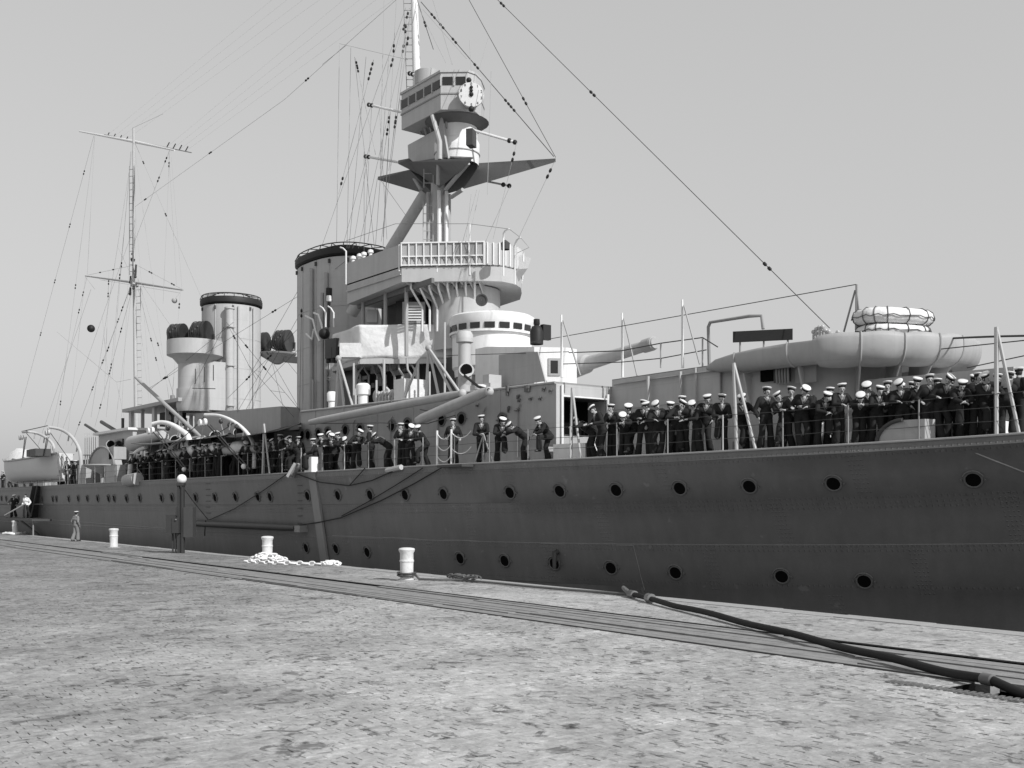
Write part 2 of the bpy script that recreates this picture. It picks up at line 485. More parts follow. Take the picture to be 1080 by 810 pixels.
def water_material():
    m = bpy.data.materials.new('harbour_water'); m.use_nodes = True
    nt = m.node_tree; bs = nt.nodes['Principled BSDF']
    bs.inputs['Base Color'].default_value = (0.02, 0.02, 0.02, 1); bs.inputs['Roughness'].default_value = 0.08
    n = nt.nodes.new('ShaderNodeTexNoise'); n.inputs['Scale'].default_value = 0.9; n.inputs['Detail'].default_value = 5
    geo = nt.nodes.new('ShaderNodeNewGeometry'); nt.links.new(geo.outputs['Position'], n.inputs['Vector'])
    b = nt.nodes.new('ShaderNodeBump'); b.inputs['Distance'].default_value = 0.12
    nt.links.new(n.outputs[0], b.inputs['Height']); nt.links.new(b.outputs[0], bs.inputs['Normal'])
    return m
structure(MB().add([(-4000, 17.9, WATER_Z), (3000, 17.9, WATER_Z), (3000, 5000, WATER_Z), (-4000, 5000, WATER_Z)], [(0, 1, 2, 3)]).build('water', water_material()))

# ------------------------------------------------------------------ the warship
ship = empty('warship', (-75, YC, WATER_Z))
tag(ship, 'grey two-funnel naval cruiser with tripod foremast moored along the quay', 'warship')

def hull_material():
    m = bpy.data.materials.new('hull_plating'); m.use_nodes = True
    nt = m.node_tree; bs = nt.nodes['Principled BSDF']
    bs.inputs['Roughness'].default_value = 0.42; bs.inputs['Specular IOR Level'].default_value = 0.35
    geo = nt.nodes.new('ShaderNodeNewGeometry')
    uv = nt.nodes.new('ShaderNodeUVMap'); uv.uv_map = 'plates'
    sp = nt.nodes.new('ShaderNodeSeparateXYZ'); nt.links.new(uv.outputs[0], sp.inputs[0])
    U, V = sp.outputs[0], sp.outputs[1]
    def band(v, c, w):                               # 1 inside |v-c|<w
        return nmath(nt, 'LESS_THAN', nmath(nt, 'ABSOLUTE', nmath(nt, 'SUBTRACT', v, c)), w)
    def dot(v, period, w):
        fr = nmath(nt, 'FRACT', nmath(nt, 'DIVIDE', v, period))
        d = nmath(nt, 'ABSOLUTE', nmath(nt, 'SUBTRACT', fr, 0.5))
        n = nt.nodes.new('ShaderNodeMapRange'); n.interpolation_type = 'SMOOTHSTEP'
        nt.links.new(d, n.inputs[0]); n.inputs[1].default_value = w; n.inputs[2].default_value = 0.0
        return n.outputs[0]
    riv = None
    for c in (0.16, 0.30, 1.40, 1.54, 1.66, 2.72, 2.84, 3.85):
        r = nmath(nt, 'MULTIPLY', band(V, c, 0.026), dot(U, 0.14, 0.24))
        riv = r if riv is None else nmath(nt, 'MAXIMUM', riv, r)
    # butt laps: short columns of rivets, staggered from strake to strake
    row = nmath(nt, 'FLOOR', nmath(nt, 'DIVIDE', nmath(nt, 'ADD', V, 0.0), 1.35))
    us = nmath(nt, 'ADD', U, nmath(nt, 'MULTIPLY', row, 2.37))
    fr = nmath(nt, 'MULTIPLY', nmath(nt, 'FRACT', nmath(nt, 'DIVIDE', us, 5.6)), 5.6)
    inb = nmath(nt, 'LESS_THAN', fr, 0.42)
    bt = nmath(nt, 'MULTIPLY', inb, nmath(nt, 'MULTIPLY', dot(U, 0.105, 0.25), dot(V, 0.12, 0.2)))
    riv = nmath(nt, 'MAXIMUM', riv, bt)
    n1 = nt.nodes.new('ShaderNodeTexNoise'); n1.inputs['Scale'].default_value = 0.35; n1.inputs['Detail'].default_value = 8
    n1.inputs['Roughness'].default_value = 0.65
    nt.links.new(geo.outputs['Position'], n1.inputs['Vector'])
    mp = nt.nodes.new('ShaderNodeMapping'); mp.inputs['Scale'].default_value = (3.5, 3.5, 0.22)
    nt.links.new(geo.outputs['Position'], mp.inputs[0])
    n2 = nt.nodes.new('ShaderNodeTexNoise'); n2.inputs['Scale'].default_value = 1.0; n2.inputs['Detail'].default_value = 6
    nt.links.new(mp.outputs[0], n2.inputs['Vector'])
    n4 = nt.nodes.new('ShaderNodeTexNoise'); n4.inputs['Scale'].default_value = 14; n4.inputs['Detail'].default_value = 4
    nt.links.new(geo.outputs['Position'], n4.inputs['Vector'])
    f = nmath(nt, 'MULTIPLY_ADD', nmath(nt, 'SUBTRACT', n1.outputs[0], 0.5), 0.5, 1.0)
    f = nmath(nt, 'MULTIPLY', f, nmath(nt, 'MULTIPLY_ADD', nmath(nt, 'SUBTRACT', n2.outputs[0], 0.5), 0.34, 1.0))
    f = nmath(nt, 'MULTIPLY', f, nmath(nt, 'MULTIPLY_ADD', nmath(nt, 'SUBTRACT', n4.outputs[0], 0.5), 0.14, 1.0))
    scr = nt.nodes.new('ShaderNodeMapRange'); scr.interpolation_type = 'SMOOTHSTEP'    # scraped spots
    n5 = nt.nodes.new('ShaderNodeTexNoise'); n5.inputs['Scale'].default_value = 2.6; n5.inputs['Detail'].default_value = 7
    nt.links.new(geo.outputs['Position'], n5.inputs['Vector'])
    nt.links.new(n5.outputs[0], scr.inputs[0]); scr.inputs[1].default_value = 0.66; scr.inputs[2].default_value = 0.74
    scr.inputs[3].default_value = 1.0; scr.inputs[4].default_value = 1.35
    f = nmath(nt, 'MULTIPLY', f, scr.outputs[0])
    v = nmath(nt, 'MULTIPLY', f, 0.165)
    cc = nt.nodes.new('ShaderNodeCombineColor')
    for i in range(3): nt.links.new(v, cc.inputs[i])
    nt.links.new(cc.outputs[0], bs.inputs['Base Color'])
    n3 = nt.nodes.new('ShaderNodeTexNoise'); n3.inputs['Scale'].default_value = 1.1; n3.inputs['Detail'].default_value = 2
    nt.links.new(geo.outputs['Position'], n3.inputs['Vector'])
    h = nmath(nt, 'ADD', nmath(nt, 'MULTIPLY', riv, 0.024), nmath(nt, 'MULTIPLY', n3.outputs[0], 0.02))
    b = nt.nodes.new('ShaderNodeBump'); b.inputs['Distance'].default_value = 1.0; b.inputs['Strength'].default_value = 0.8
    nt.links.new(h, b.inputs['Height']); nt.links.new(b.outputs[0], bs.inputs['Normal'])
    return m
M_HULL = hull_material()

def build_hull():
    xs = [-152 + i * 2.0 for i in range(50)]
    x = xs[-1] + 0.6
    while x < -6.4: xs.append(x); x += 0.6
    xs.append(-6.4)
    # depth below the deck edge; in-and-out strakes overlap by a small step
    dv = [0.0, 0.22, 0.23, 0.8, 1.33, 1.35, 2.0, 2.66, 2.68, 3.3, 3.99, 4.01, 4.8, 5.6, 6.4, 7.0]
    off = [0.0, 0.0, 0.02, 0.02, 0.02, 0.0, 0.0, 0.0, 0.02, 0.02, 0.02, 0, 0, 0, 0, 0]
    off = [0.03, 0.03, 0.015, 0.015, 0.015, 0.0, 0.0, 0.0, 0.015, 0.015, 0.015, 0, 0, 0, 0, 0]
    vs, uvs, fs = [], [], []
    n = len(dv)
    for side in (1, -1):
        base = len(vs)
        for X in xs:
            for d, o in zip(dv, off):
                z = zdk(X) - d
                h = hull_hb(X, max(z, -2.2)) + o
                if z < -2.2: h -= (-2.2 - z) * 0.2
                vs.append((X, YC - side * max(h, 0.03), z)); uvs.append((X, d))
        for i in range(len(xs) - 1):
            for j in range(n - 1):
                a = base + i * n + j
                fs.append((a, a + n, a + n + 1, a + 1))
    o = MB(); o.v, o.f = vs, fs
    # transom closing
    fs.append(tuple(list(range(n)) + [len(xs) * n + j for j in range(n - 1, -1, -1)]))
    ob = o.build('hull', M_HULL, ship, smooth=True, angle=30)
    me = ob.data
    ul = me.uv_layers.new(name='plates')
    li = np.empty(len(me.loops), dtype=np.int32); me.loops.foreach_get('vertex_index', li)
    arr = np.array(uvs, dtype=np.float32)[li]
    ul.data.foreach_set('uv', arr.ravel())
    return ob
hull = build_hull()

# deck sheet
b = MB(); xs = [-152 + i * 1.0 for i in range(146)]
vs, fs = [], []
for X in xs:
    h = max(hbd(X) + 0.02, 0.05); z = zdk(X) - 0.004
    vs += [(X, YC - h, z), (X, YC, z + 0.06), (X, YC + h, z)]
for i in range(len(xs) - 1):
    a = 3 * i; fs += [(a, a + 1, a + 4, a + 3), (a + 1, a + 2, a + 5, a + 4)]
b.add(vs, fs).build('deck', M_DECK, ship)
# waterway angle: narrow raised strip at the deck edge
b = MB()
b.tube([(X, edgeY(X) - 0.035, zdk(X) + 0.0) for X in xs if X < -7], 0.035, 6)
b.build('waterway_bar', M_MID, ship, smooth=True)

# thin plate-edge lines on the side
def hull_line(pts, r, name, m):
    pp = []
    for (x, y) in pts:
        p = on_hull(x, y); pp.append(p + hull_normal(p) * 0.012)
    MB().tube(pp, r, 5).build(name, m, hull)
hull_line([(40, 547), (110, 552.5), (183, 558)], 0.022, 'seam_strip', M_MID)
hull_line([(351, 565), (420, 567.5), (490, 570), (580, 573.2), (668, 575)], 0.018, 'seam_strip', M_MID)
hull_line([(1007, 468), (1040, 482), (1080, 497.5), (1100, 507)], 0.018, 'seam_strip', M_HOUSE)
hull_line([(668, 575), (672, 590), (676, 607), (680, 622)], 0.012, 'seam_strip', M_MID)

# portholes: rim, rain brow and dark glass
def make_port(r, name='porthole'):
    m = MB()
    n = 20
    m.lathe((0, 0, 0), [(r * 1.28, 0.0), (r * 1.28, 0.02), (r * 1.2, 0.032), (r * 1.05, 0.032), (r, 0.012)], n)
    nr = len(m.f)
    m.lathe((0, 0, 0), [(r, 0.012), (0.001, 0.010)], n)
    ng = len(m.f)
    a0, a1 = D2R(25), D2R(155)                      # brow (local +Y is up)
    pts = [(r * 1.42 * math.cos(a0 + (a1 - a0) * k / 10), r * 1.42 * math.sin(a0 + (a1 - a0) * k / 10), 0.03) for k in range(11)]
    m.tube(pts, 0.022, 5)
    m.box((-r * 1.55, 0, 0.02), (0.05, 0.05, 0.04)); m.box((r * 1.55, 0, 0.02), (0.05, 0.05, 0.04))
    me = bpy.data.meshes.new(name); me.from_pydata(m.v, [], m.f)
    me.materials.append(M_HOUSE_D); me.materials.append(M_VOID)
    for i, p in enumerate(me.polygons): p.material_index = 1 if nr <= i < ng else 0
    return me
M_HOUSE_D = mat('porthole_rim', 0.15, 0.5, 0.15, 6.0)
PORT_ME = make_port(0.185)
def port(parent, p, nrm, s=1.0):
    o = bpy.data.objects.new('porthole', PORT_ME); COL.objects.link(o)
    o.parent = parent
    z = nrm.normalized(); yv = (Vector((0, 0, 1)) - z * z.z).normalized(); xv = yv.cross(z)
    R = Matrix((xv, yv, z)).transposed().to_4x4()
    o.matrix_world = Matrix.Translation(p + z * 0.004) @ R @ Matrix.Scale(s, 4)
    o.matrix_parent_inverse = Matrix()
    o.matrix_local = parent.matrix_world.inverted() @ (Matrix.Translation(p + z * 0.004) @ R @ Matrix.Scale(s, 4))
    return o
UP = [(2, 526), (7, 526), (20, 526), (45, 526.5), (56, 526.5), (60, 526.5), (73, 526.5), (83, 526), (92.6, 526), (103.5, 526), (115, 526), (121, 526),
      (134, 526), (148, 525.7), (171, 525.5), (182, 525.2), (207, 525), (227.4, 525), (249, 524.4), (272.6, 524), (285.5, 524.2),
      (325, 523), (357, 522.5), (391, 522), (428, 522), (468.5, 521), (538.5, 519.5), (591, 518), (650.5, 517), (717.5, 515), (791, 513), (879.5, 510), (1027, 506)]
LO = [(323.6, 578), (355, 579), (388, 582.5), (486, 589), (533, 591.5), (585.5, 594.5), (645, 599), (713, 604), (825, 608), (912, 613)]
for (x, y) in UP + LO:
    p = on_hull(x, y); p.y -= 0.02
    port(hull, p, hull_normal(p), 1.0 if x > 100 else 0.95)
# scupper pipe below the plate edge
p = on_hull(588, 582); nn = hull_normal(p)
MB().tube([p + nn * 0.0, p + nn * 0.16, p + nn * 0.2 + Vector((0.02, 0, -0.5))], [0.10, 0.09, 0.06], 10).build('scupper_pipe', M_DARK, hull, smooth=True)
# refuse chute down the side
a, c_ = on_hull(330, 492), on_hull(344, 592)
nn = hull_normal(a)
b = MB()
b.bar(a + nn * 0.07, c_ + nn * 0.07, 0.62, 0.10)
b.build('refuse_chute', M_MID, ship)
b = MB(); p = on_deck(331, 0.0); b.box(p + Vector((0, -0.12, 0.30)), (0.62, 0.30, 0.62)); b.build('chute_hopper', M_WHITE, ship)
# draught and load marks
b = MB()
for k in range(6):
    p = on_hull(220, 510 + k * 6.2); b.box(p + Vector((0, -0.035, 0)), (0.55, 0.012, 0.03))
    p = on_hull(317, 512 + k * 8.0); b.box(p + Vector((0, -0.035, 0)), (0.42, 0.012, 0.03))
b.build('hull_marks', M_DARK, hull)
# spar slung along the side, with its lanyards
def spar(name, a, b_, r, m, parent=ship, n=12):
    a, b_ = Vector(a), Vector(b_)
    return MB().tube([a, lerp(a, b_, 0.08), lerp(a, b_, 0.5), lerp(a, b_, 0.92), b_], [r * 0.7, r * 0.92, r, r * 0.92, r * 0.7], n).build(name, m, parent, smooth=True)
def off_hull(x, y, o): 
    p = on_hull(x, y); return p + hull_normal(p) * o
sp_ = spar('side_spar', off_hull(203, 551, 0.25), off_hull(317, 555.5, 0.25), 0.16, M_DARK)
MB().box(off_hull(321, 557, 0.15), (0.5, 0.4, 0.28)).build('spar_bracket', M_MID, ship)

# guard rails
rail = empty('guard_rail', parent=ship)
def stanchion(p, h=1.05, r=0.022, parent=rail, m=M_LIGHT):
    MB().tube([p, p + Vector((0, 0, h))], r, 6).build('stanchion', m, parent)
XSR = [-46 + i * 1.72 for i in range(22)]
for X in XSR: stanchion(Vector((X, edgeY(X) + 0.10, zdk(X))), m=random.choice((M_LIGHT, M_MID, M_MID)))
for X in [-95 + i * 2.0 for i in range(25)]: stanchion(Vector((X, edgeY(X) + 0.10, zdk(X))), m=M_MID)
def wire(pts, r=0.011, name='wire', m=M_WIRE, parent=ship, n=5):
    return MB().tube(pts, r, n, cap=False).build(name, m, parent)
for hh in (0.36, 0.70, 1.03):
    wire([(X, edgeY(X) + 0.10, zdk(X) + hh + 0.012 * math.sin(X * 2.1)) for X in [-46.5 + i * 0.86 for i in range(45)]], 0.008, 'guard_wire', M_DARK, rail)
    wire([(X, edgeY(X) + 0.10, zdk(X) + hh) for X in [-96 + i * 2 for i in range(24)]], 0.008, 'guard_wire', M_DARK, rail)

# ---------------------------------------------------------------- forward deckhouse
DHZ = 6.34
def dhY(X): return interp([(-60, 21.7), (-43.3, 21.7), (-27.4, 23.15)], X)
dh = empty('deckhouse', parent=ship)
plan = [(-43.3, dhY(-43.3)), (-38, dhY(-38)), (-33, dhY(-33)), (-27.4, dhY(-27.4)), (-27.4, 2 * YC - dhY(-27.4)), (-33, 2 * YC - dhY(-33)), (-43.3, 2 * YC - dhY(-43.3))]
wl_ = MB()
for i in range(len(plan)):
    p, q_ = plan[i], plan[(i + 1) % len(plan)]
    if i == 3:                                        # forward face with a wide dark opening
        X = -27.4
        ya, yb, za, zb = 23.45, 25.42, 4.62, 5.88
        y0, y1 = p[1], q_[1]; z0, z1 = zdk(X) - 0.02, DHZ
        wl_.add([(X, y0, z0), (X, ya, z0), (X, ya, z1), (X, y0, z1)], [(0, 1, 2, 3)])
        wl_.add([(X, yb, z0), (X, y1, z0), (X, y1, z1), (X, yb, z1)], [(0, 1, 2, 3)])
        wl_.add([(X, ya, z0), (X, yb, z0), (X, yb, za), (X, ya, za)], [(0, 1, 2, 3)])
        wl_.add([(X, ya, zb), (X, yb, zb), (X, yb, z1), (X, ya, z1)], [(0, 1, 2, 3)])
        wl_.add([(X, ya, za), (X - 0.9, ya, za), (X - 0.9, ya, zb), (X, ya, zb)], [(0, 1, 2, 3)])
        wl_.add([(X, yb, za), (X - 0.9, yb, za), (X - 0.9, yb, zb), (X, yb, zb)], [(0, 1, 2, 3)])
    else:
        wl_.add([(p[0], p[1], zdk(p[0]) - 0.02), (q_[0], q_[1], zdk(q_[0]) - 0.02), (q_[0], q_[1], DHZ), (p[0], p[1], DHZ)], [(0, 1, 2, 3)])
wl_.build('wall', M_HOUSE, dh)
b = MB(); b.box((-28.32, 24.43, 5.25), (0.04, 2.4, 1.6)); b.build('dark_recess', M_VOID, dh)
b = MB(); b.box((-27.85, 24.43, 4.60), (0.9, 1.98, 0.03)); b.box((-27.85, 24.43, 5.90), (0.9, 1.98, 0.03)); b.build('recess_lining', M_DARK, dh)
# bright forward face sheet with its frame
b = MB(); b.box((-27.385, 23.30, 5.0), (0.03, 0.30, 2.65)); b.box((-27.385, 24.43, 6.11), (0.03, 1.98, 0.42)); b.build('front_plate', M_LIGHT, dh)
b = MB()
b.tube([(-27.3, 23.4, 5.92), (-27.3, 25.5, 5.92)], 0.03, 6); b.tube([(-27.3, 23.36, 3.65), (-27.3, 23.36, 6.3)], 0.05, 6); b.tube([(-27.3, 25.46, 3.65), (-27.3, 25.46, 6.1)], 0.06, 6)
b.build('opening_frame', M_WHITE, dh, smooth=True)
b = MB().prism(plan, DHZ, DHZ + 0.06, bottom=False); b.build('roof', M_MID, dh)
b = MB(); b.tube([(X, dhY(X) - 0.02, DHZ + 0.03) for X in (-43.3, -38, -33, -27.4)], 0.045, 6); b.build('coaming', M_HOUSE, dh, smooth=True)
for (x, y) in [(319, 459), (325, 459), (336, 457.5), (346, 456.5), (364.5, 454), (380, 453), (413.5, 449.5), (430, 447.5), (466, 443.5), (487, 442), (530, 443)]:
    Y = 22.0
    for _ in range(20):
        p = P(x, y, Y); Y = dhY(p.x) - 0.01
    port(dh, P(x, y, Y), Vector((0.09, -1, 0)), 1.0)
# vertical butt strips and pipework on the wall
for X in (-42.2, -40.0, -37.6, -35.2, -32.7, -30.2):
    MB().box((X, dhY(X) - 0.006, (3.6 + DHZ) / 2), (0.11, 0.02, DHZ - 3.6)).build('butt_strip', M_HOUSE, dh)
for X in (-39.2, -36.6, -33.6, -31.0, -29.2):
    MB().tube([(X, dhY(X) - 0.05, 3.9), (X, dhY(X) - 0.05, 5.6), (X + 0.15, dhY(X) - 0.05, 5.75)], 0.025, 5).build('wall_pipe', M_MID, dh)
                                           # small fittings: cleats, hooks, lamp brackets
for (x, y, w, h) in [(535, 412, .13, .5), (556, 410, .38, .3), (546, 419, .1, .2), (573, 411, .12, .16), (580, 413, .1, .14), (547, 423, .12, .1), (559, 421, .14, .1), (569, 421, .1, .1), (545, 433, .35, .05), (536, 432, .05, .3), (346, 400, .2, .1), (412, 425, .12, .2), (399, 432, .1, .15), (503, 428, .1, .1)]:
    Y = 22.5
    for _ in range(12):
        p = P(x, y, Y); Y = dhY(p.x) - 0.05
    MB().box(P(x, y, Y), (w * .6, 0.09, h * .7), rz=0.1).box(P(x + 1, y - 2, Y - 0.03), (w * .25, 0.14, h * .4), rz=0.4).build('wall_fitting', M_WFIT, dh)
# booms stowed on the wall
bm1 = spar('stowed_boom', P(327, 445.5, 21.35), P(487, 415, 22.0), 0.17, M_HOUSE)
bm2 = spar('stowed_boom', P(440, 444, 21.5), P(515, 412, 22.1), 0.20, M_HOUSE)
for (x, y, Y) in ((488, 415, 22.0), (516, 413, 22.1)):
    MB().ball(P(x, y, Y), 0.17, 10, 6).build('boom_heel', M_LIGHT, ship, smooth=True)
wire([P(490, 396, 22.3), P(505, 408, 22.1), P(516, 411, 22.0)], 0.05, 'boom_lashing', M_BLACK)
wire([P(330, 447, 21.4), P(400, 446, 21.4), P(450, 447, 21.5), P(480, 438, 21.7)], 0.018, 'boom_guy', M_DARK)
wire([P(443, 432, 21.7), P(465, 436, 21.8), P(483, 430, 21.9), P(500, 424, 22)], 0.018, 'boom_guy', M_DARK)

# ---------------------------------------------------------------- gun shelter forward of the deckhouse
shelter = empty('gun_shelter', parent=ship)
SZ = 6.62
half = [(-27.4, 25.75), (-25, 25.6), (-22, 25.45), (-19.9, 25.45), (-18.9, 25.7), (-18.0, 26.4), (-17.6, 27.1)]
planS = half + [(x, 2 * YC - y) for (x, y) in reversed(half)]
b = MB().prism(planS, lambda p: zdk(p[0]) - 0.02, SZ, bottom=False); b.build('wall', M_LIGHT, shelter)
M_LEAD = mat('deck_cover', 0.22, 0.8, 0.2, 2.0)
b = MB().prism([(x, y) for x, y in planS], SZ + 0.002, SZ + 0.03, bottom=False); b.build('roof', M_LEAD, shelter)
for (x, yt, yb) in ((685, 397, 450), (719, 392, 450), (735, 388, 445)):
    a = P(x, yt, 25.5); c_ = P(x, yb, 25.5)
    MB().tube([(a.x, 25.44, a.z), (a.x, 25.44, 3.75)], 0.06 if x < 730 else 0.035, 6).build('stiffener', M_LIGHT, shelter, smooth=True)
b = MB()
b.tube([(-27.2, 25.66, 6.44), (-25, 25.5, 6.44), (-22.5, 25.4, 6.44)], 0.03, 5); b.tube([(-27.2, 25.68, 5.55), (-25, 25.54, 5.55), (-22.5, 25.42, 5.55)], 0.012, 5)
b.build('wall_bead', M_MID, shelter)
b = MB(); b.box((-22.25, 25.38, 5.4), (0.30, 0.08, 2.0)); b.build('ladder_board', M_LIGHT, shelter)
# canvas hose and door on the wall under the lip
for (x0, x1, y0, y1, m) in ((803, 816, 388, 403, M_VOID), (817, 833, 386, 404, M_DARK), (840, 862, 384, 405, M_MID)):
    a, c_ = P(x0, y1, 25.36), P(x1, y0, 25.36)
    MB().box((a + c_) / 2, (abs(c_.x - a.x), 0.10, abs(c_.z - a.z))).build('wall_locker', m, shelter)
b = MB()
for k in range(5):
    a = P(819 + k * 3, 386, 25.24); b.tube([a, a + Vector((0.04, -0.05, -0.25)), a + Vector((0.02, 0, -0.52))], 0.035, 6)
b.build('hanging_hose', M_MID, shelter, smooth=True)
# rolled lip round the platform
LZ = 6.52
path = [(-22.5, 25.22), (-21.9, 25.13), (-21.0, 25.06), (-20.0, 25.0), (-19.0, 24.97), (-18.25, 25.06), (-18.2, 25.07), (-17.3, 25.6), (-16.6, 26.4), (-16.15, 27.2), (-16.0, 27.9),
        (-16.15, 28.8), (-16.6, 29.7), (-17.4, 30.3), (-18.6, 30.5), (-20.2, 30.45), (-22.4, 30.3)]
pathf = path
radf = [0.06, 0.22, 0.32, 0.36, 0.37, 0.37, 0.46, 0.50, 0.48, 0.47, 0.47, 0.47, 0.46, 0.44, 0.42, 0.36, 0.08]
b = MB(); vs, fs = [], []
opath, orad = pathf, radf
sp_, sr_ = [], []
for i in range(len(opath) - 1):
    p0, p1, p2, p3 = [Vector(opath[min(max(k, 0), len(opath) - 1)]) for k in (i - 1, i, i + 1, i + 2)]
    n_ = 5 if 6 <= i <= 12 else 1
    for k in range(n_):
        t = k / n_
        q_ = .5 * ((2 * p1) + (p2 - p0) * t + (2 * p0 - 5 * p1 + 4 * p2 - p3) * t * t + (3 * p1 - p0 - 3 * p2 + p3) * t ** 3)
        sp_.append((q_.x, q_.y)); sr_.append(lerp(orad[i], orad[i + 1], t) * (1 + (.10 * math.sin(math.pi * t) if n_ > 1 else 0)))
sp_.append(opath[-1]); sr_.append(orad[-1])
pathf, radf = sp_, sr_
LIPP = [(0.2, 0.86), (0.86, 0.88), (0.93, 0.86), (0.99, 0.62), (1.0, 0.3), (0.96, 0.0), (0.86, -0.3), (0.66, -0.58), (0.36, -0.78), (0.0, -0.86), (-0.5, -0.80), (-0.5, 0.7)]
NS = len(LIPP)
for i, (x, y) in enumerate(pathf):
    j0, j1 = max(0, i - 1), min(len(pathf) - 1, i + 1)
    t = Vector((pathf[j1][0] - pathf[j0][0], pathf[j1][1] - pathf[j0][1], 0)).normalized()
    nout = Vector((t.y, -t.x, 0))
    if nout.dot(Vector((x + 20, y - YC, 0))) < 0 and i > 0: nout = -nout
    r = radf[i]
    for (ko, kz) in LIPP:
        vs.append((x + nout.x * r * ko, y + nout.y * r * ko, LZ + 0.40 + (kz - 0.40 / 0.45 * 1.0) * r if False else LZ + r * kz))
for i in range(len(pathf) - 1):
    for k in range(NS):
        k2 = (k + 1) % NS
        fs.append((i * NS + k, i * NS + k2, (i + 1) * NS + k2, (i + 1) * NS + k))
b.add(vs, fs); lip = b.build('rolled_lip', M_HOUSE, shelter, smooth=True, angle=60)
pathf, radf = opath, orad
# seams round the lip
for i in (2, 4, 7, 8, 9, 10):
    x, y = pathf[i]; j = i + 1
    t = Vector((pathf[j][0] - pathf[i - 1][0], pathf[j][1] - pathf[i - 1][1], 0)).normalized(); nout = Vector((t.y, -t.x, 0))
    if nout.dot(Vector((x + 20, y - YC, 0))) < 0: nout = -nout
    r = radf[i] + 0.012
    MB().tube([(x + nout.x * r * ko, y + nout.y * r * ko, LZ + r * kz) for ko, kz in LIPP[1:10]], 0.028, 5).build('seam_band', M_HOUSE, lip, smooth=True)
    wx = max(min(x - nout.x * 1.1, -16.9), -27); wy = y - nout.y * 0.9
    pts = [(x + nout.x * 0.1, y + nout.y * 0.1, LZ - r * 0.8), (x - nout.x * 0.9, y - nout.y * 0.9, LZ - r * 0.6), (x - nout.x * 1.0, y - nout.y * 1.0, LZ - 1.75)]
    if i >= 7: MB().plate(pts, 0.04, t).build('gusset', M_LIGHT, shelter)
    else: MB().plate([(x, 25.1, LZ - .3), (x, 25.46, LZ - .3), (x, 25.46, LZ - 1.5)], 0.06, (1, 0, 0)).build('gusset', M_LIGHT, shelter)
# flat platform out to the lip
b = MB().prism([(x, y) for x, y in pathf], LZ - 0.10, LZ + 0.08); b.build('platform', M_LIGHT, shelter)
# rail frame and dark screen on top
b = MB()
b.tube([P(748, 386, 26.2), P(747, 345, 26.2), P(749, 340, 26.2), P(790, 333.5, 26.2), P(803, 333, 26.4), P(805, 347, 26.4)], 0.055, 7)
b.build('pipe_frame', M_MID, shelter, smooth=True)
a, c_ = P(773, 355.5, 25.9), P(836, 352.5, 26.9)
MB().bar(a, c_, 0.06, 0.34).build('blast_screen', M_BLACK, shelter)
for t_ in (.1, .5, .9):
    p = lerp(a, c_, t_); MB().tube([(p.x, p.y + .06, SZ), (p.x, p.y + .06, p.z)], .03, 6).build('screen_leg', M_MID, shelter)
b = MB()
for k in range(9):
    x = 858 + k * 3.2; p = P(x, 354 - 4 * math.sin(k * 0.7) - random.uniform(0, 3), 26.4)
    b.tube([Vector((p.x, p.y, SZ)), p, p + Vector((0.12, 0.05, 0.05 * (-1) ** k))], 0.045, 6)
    b.ball(p + Vector((0, 0, 0.1)), 0.07, 7, 4)
b.build('sight_fittings', M_LIGHT, shelter, smooth=True)
MB().lathe(P(868, 364, 26.4), [(0.34, -0.2), (0.34, 0.12), (0.2, 0.22), (0.01, 0.24)], 14).build('ventilator_stub', M_LIGHT, shelter, smooth=True)

# ---------------------------------------------------------------- forward gun
gun = empty('naval_gun', parent=ship)
br_, mz = P(597, 390.5, YC), P(690, 362, YC - 0.3)
dv_ = (mz - br_)
b = MB().tube([lerp(br_, mz, t) for t in (-0.12, 0.0, 0.10, 0.26, 0.29, 0.62, 0.90, 0.905, 1.0)], [0.44, 0.44, 0.41, 0.36, 0.27, 0.23, 0.20, 0.235, 0.24], 20)
b.build('barrel', M_LIGHT, gun, smooth=True, angle=25)
b = MB().tube([lerp(br_, mz, 0.90), lerp(br_, mz, 0.985)], 0.248, 20); b.build('muzzle_cover', M_HOUSE, gun, smooth=True)
b = MB().tube([lerp(br_, mz, 0.995), lerp(br_, mz, 1.012)], [0.235, 0.20], 18); b.build('tampion', M_HOUSE, gun, smooth=True)
b = MB(); b.lathe((br_.x - 0.3, YC, SZ), [(0.95, -0.25), (0.9, 0.1), (0.55, 0.35), (0.5, 1.0), (0.3, 1.25), (0.01, 1.3)], 20); b.build('pedestal', M_LIGHT, gun, smooth=True)
# white house behind the gun
ch = empty('conning_house', parent=ship)
b = MB(); pl = [(-34.2, 25.3), (-31.2, 25.3), (-30.55, 26.4), (-30.7, 27.0), (-31.6, 27.6), (-33.4, 28.2), (-34.2, 29.9), (-35, 29.9), (-35, 25.3)]
b.prism(pl, DHZ, lambda p: 8.55 if p[0] < -33 else 8.2); b.build('wall', M_WHITE, ch)
b = MB(); b.plate([P(526, 408, 25.2), P(575, 402, 25.2), P(567, 371, 25.2), P(555, 371, 25.2), P(526, 374.5, 25.2)], 0.05, (0, 1, 0)); b.build('side_screen', M_HOUSE, ch)
wfr = MB(); pw = Vector((-30.82, 25.96, 7.45)); nw = Vector((0.86, -0.5, 0)).normalized(); tw = Vector((0.5, 0.86, 0))
o_ = MB()
Rw = Matrix((tw, nw, Vector((0, 0, 1)))).transposed()
o_.box(pw, (0.46, 0.10, 0.66), M=Rw); fo = o_.build('window_frame', M_HOUSE, ch)
MB().box(pw + nw * 0.045, (0.28, 0.03, 0.48), M=Rw).build('window_pane', M_GLASS, ch)
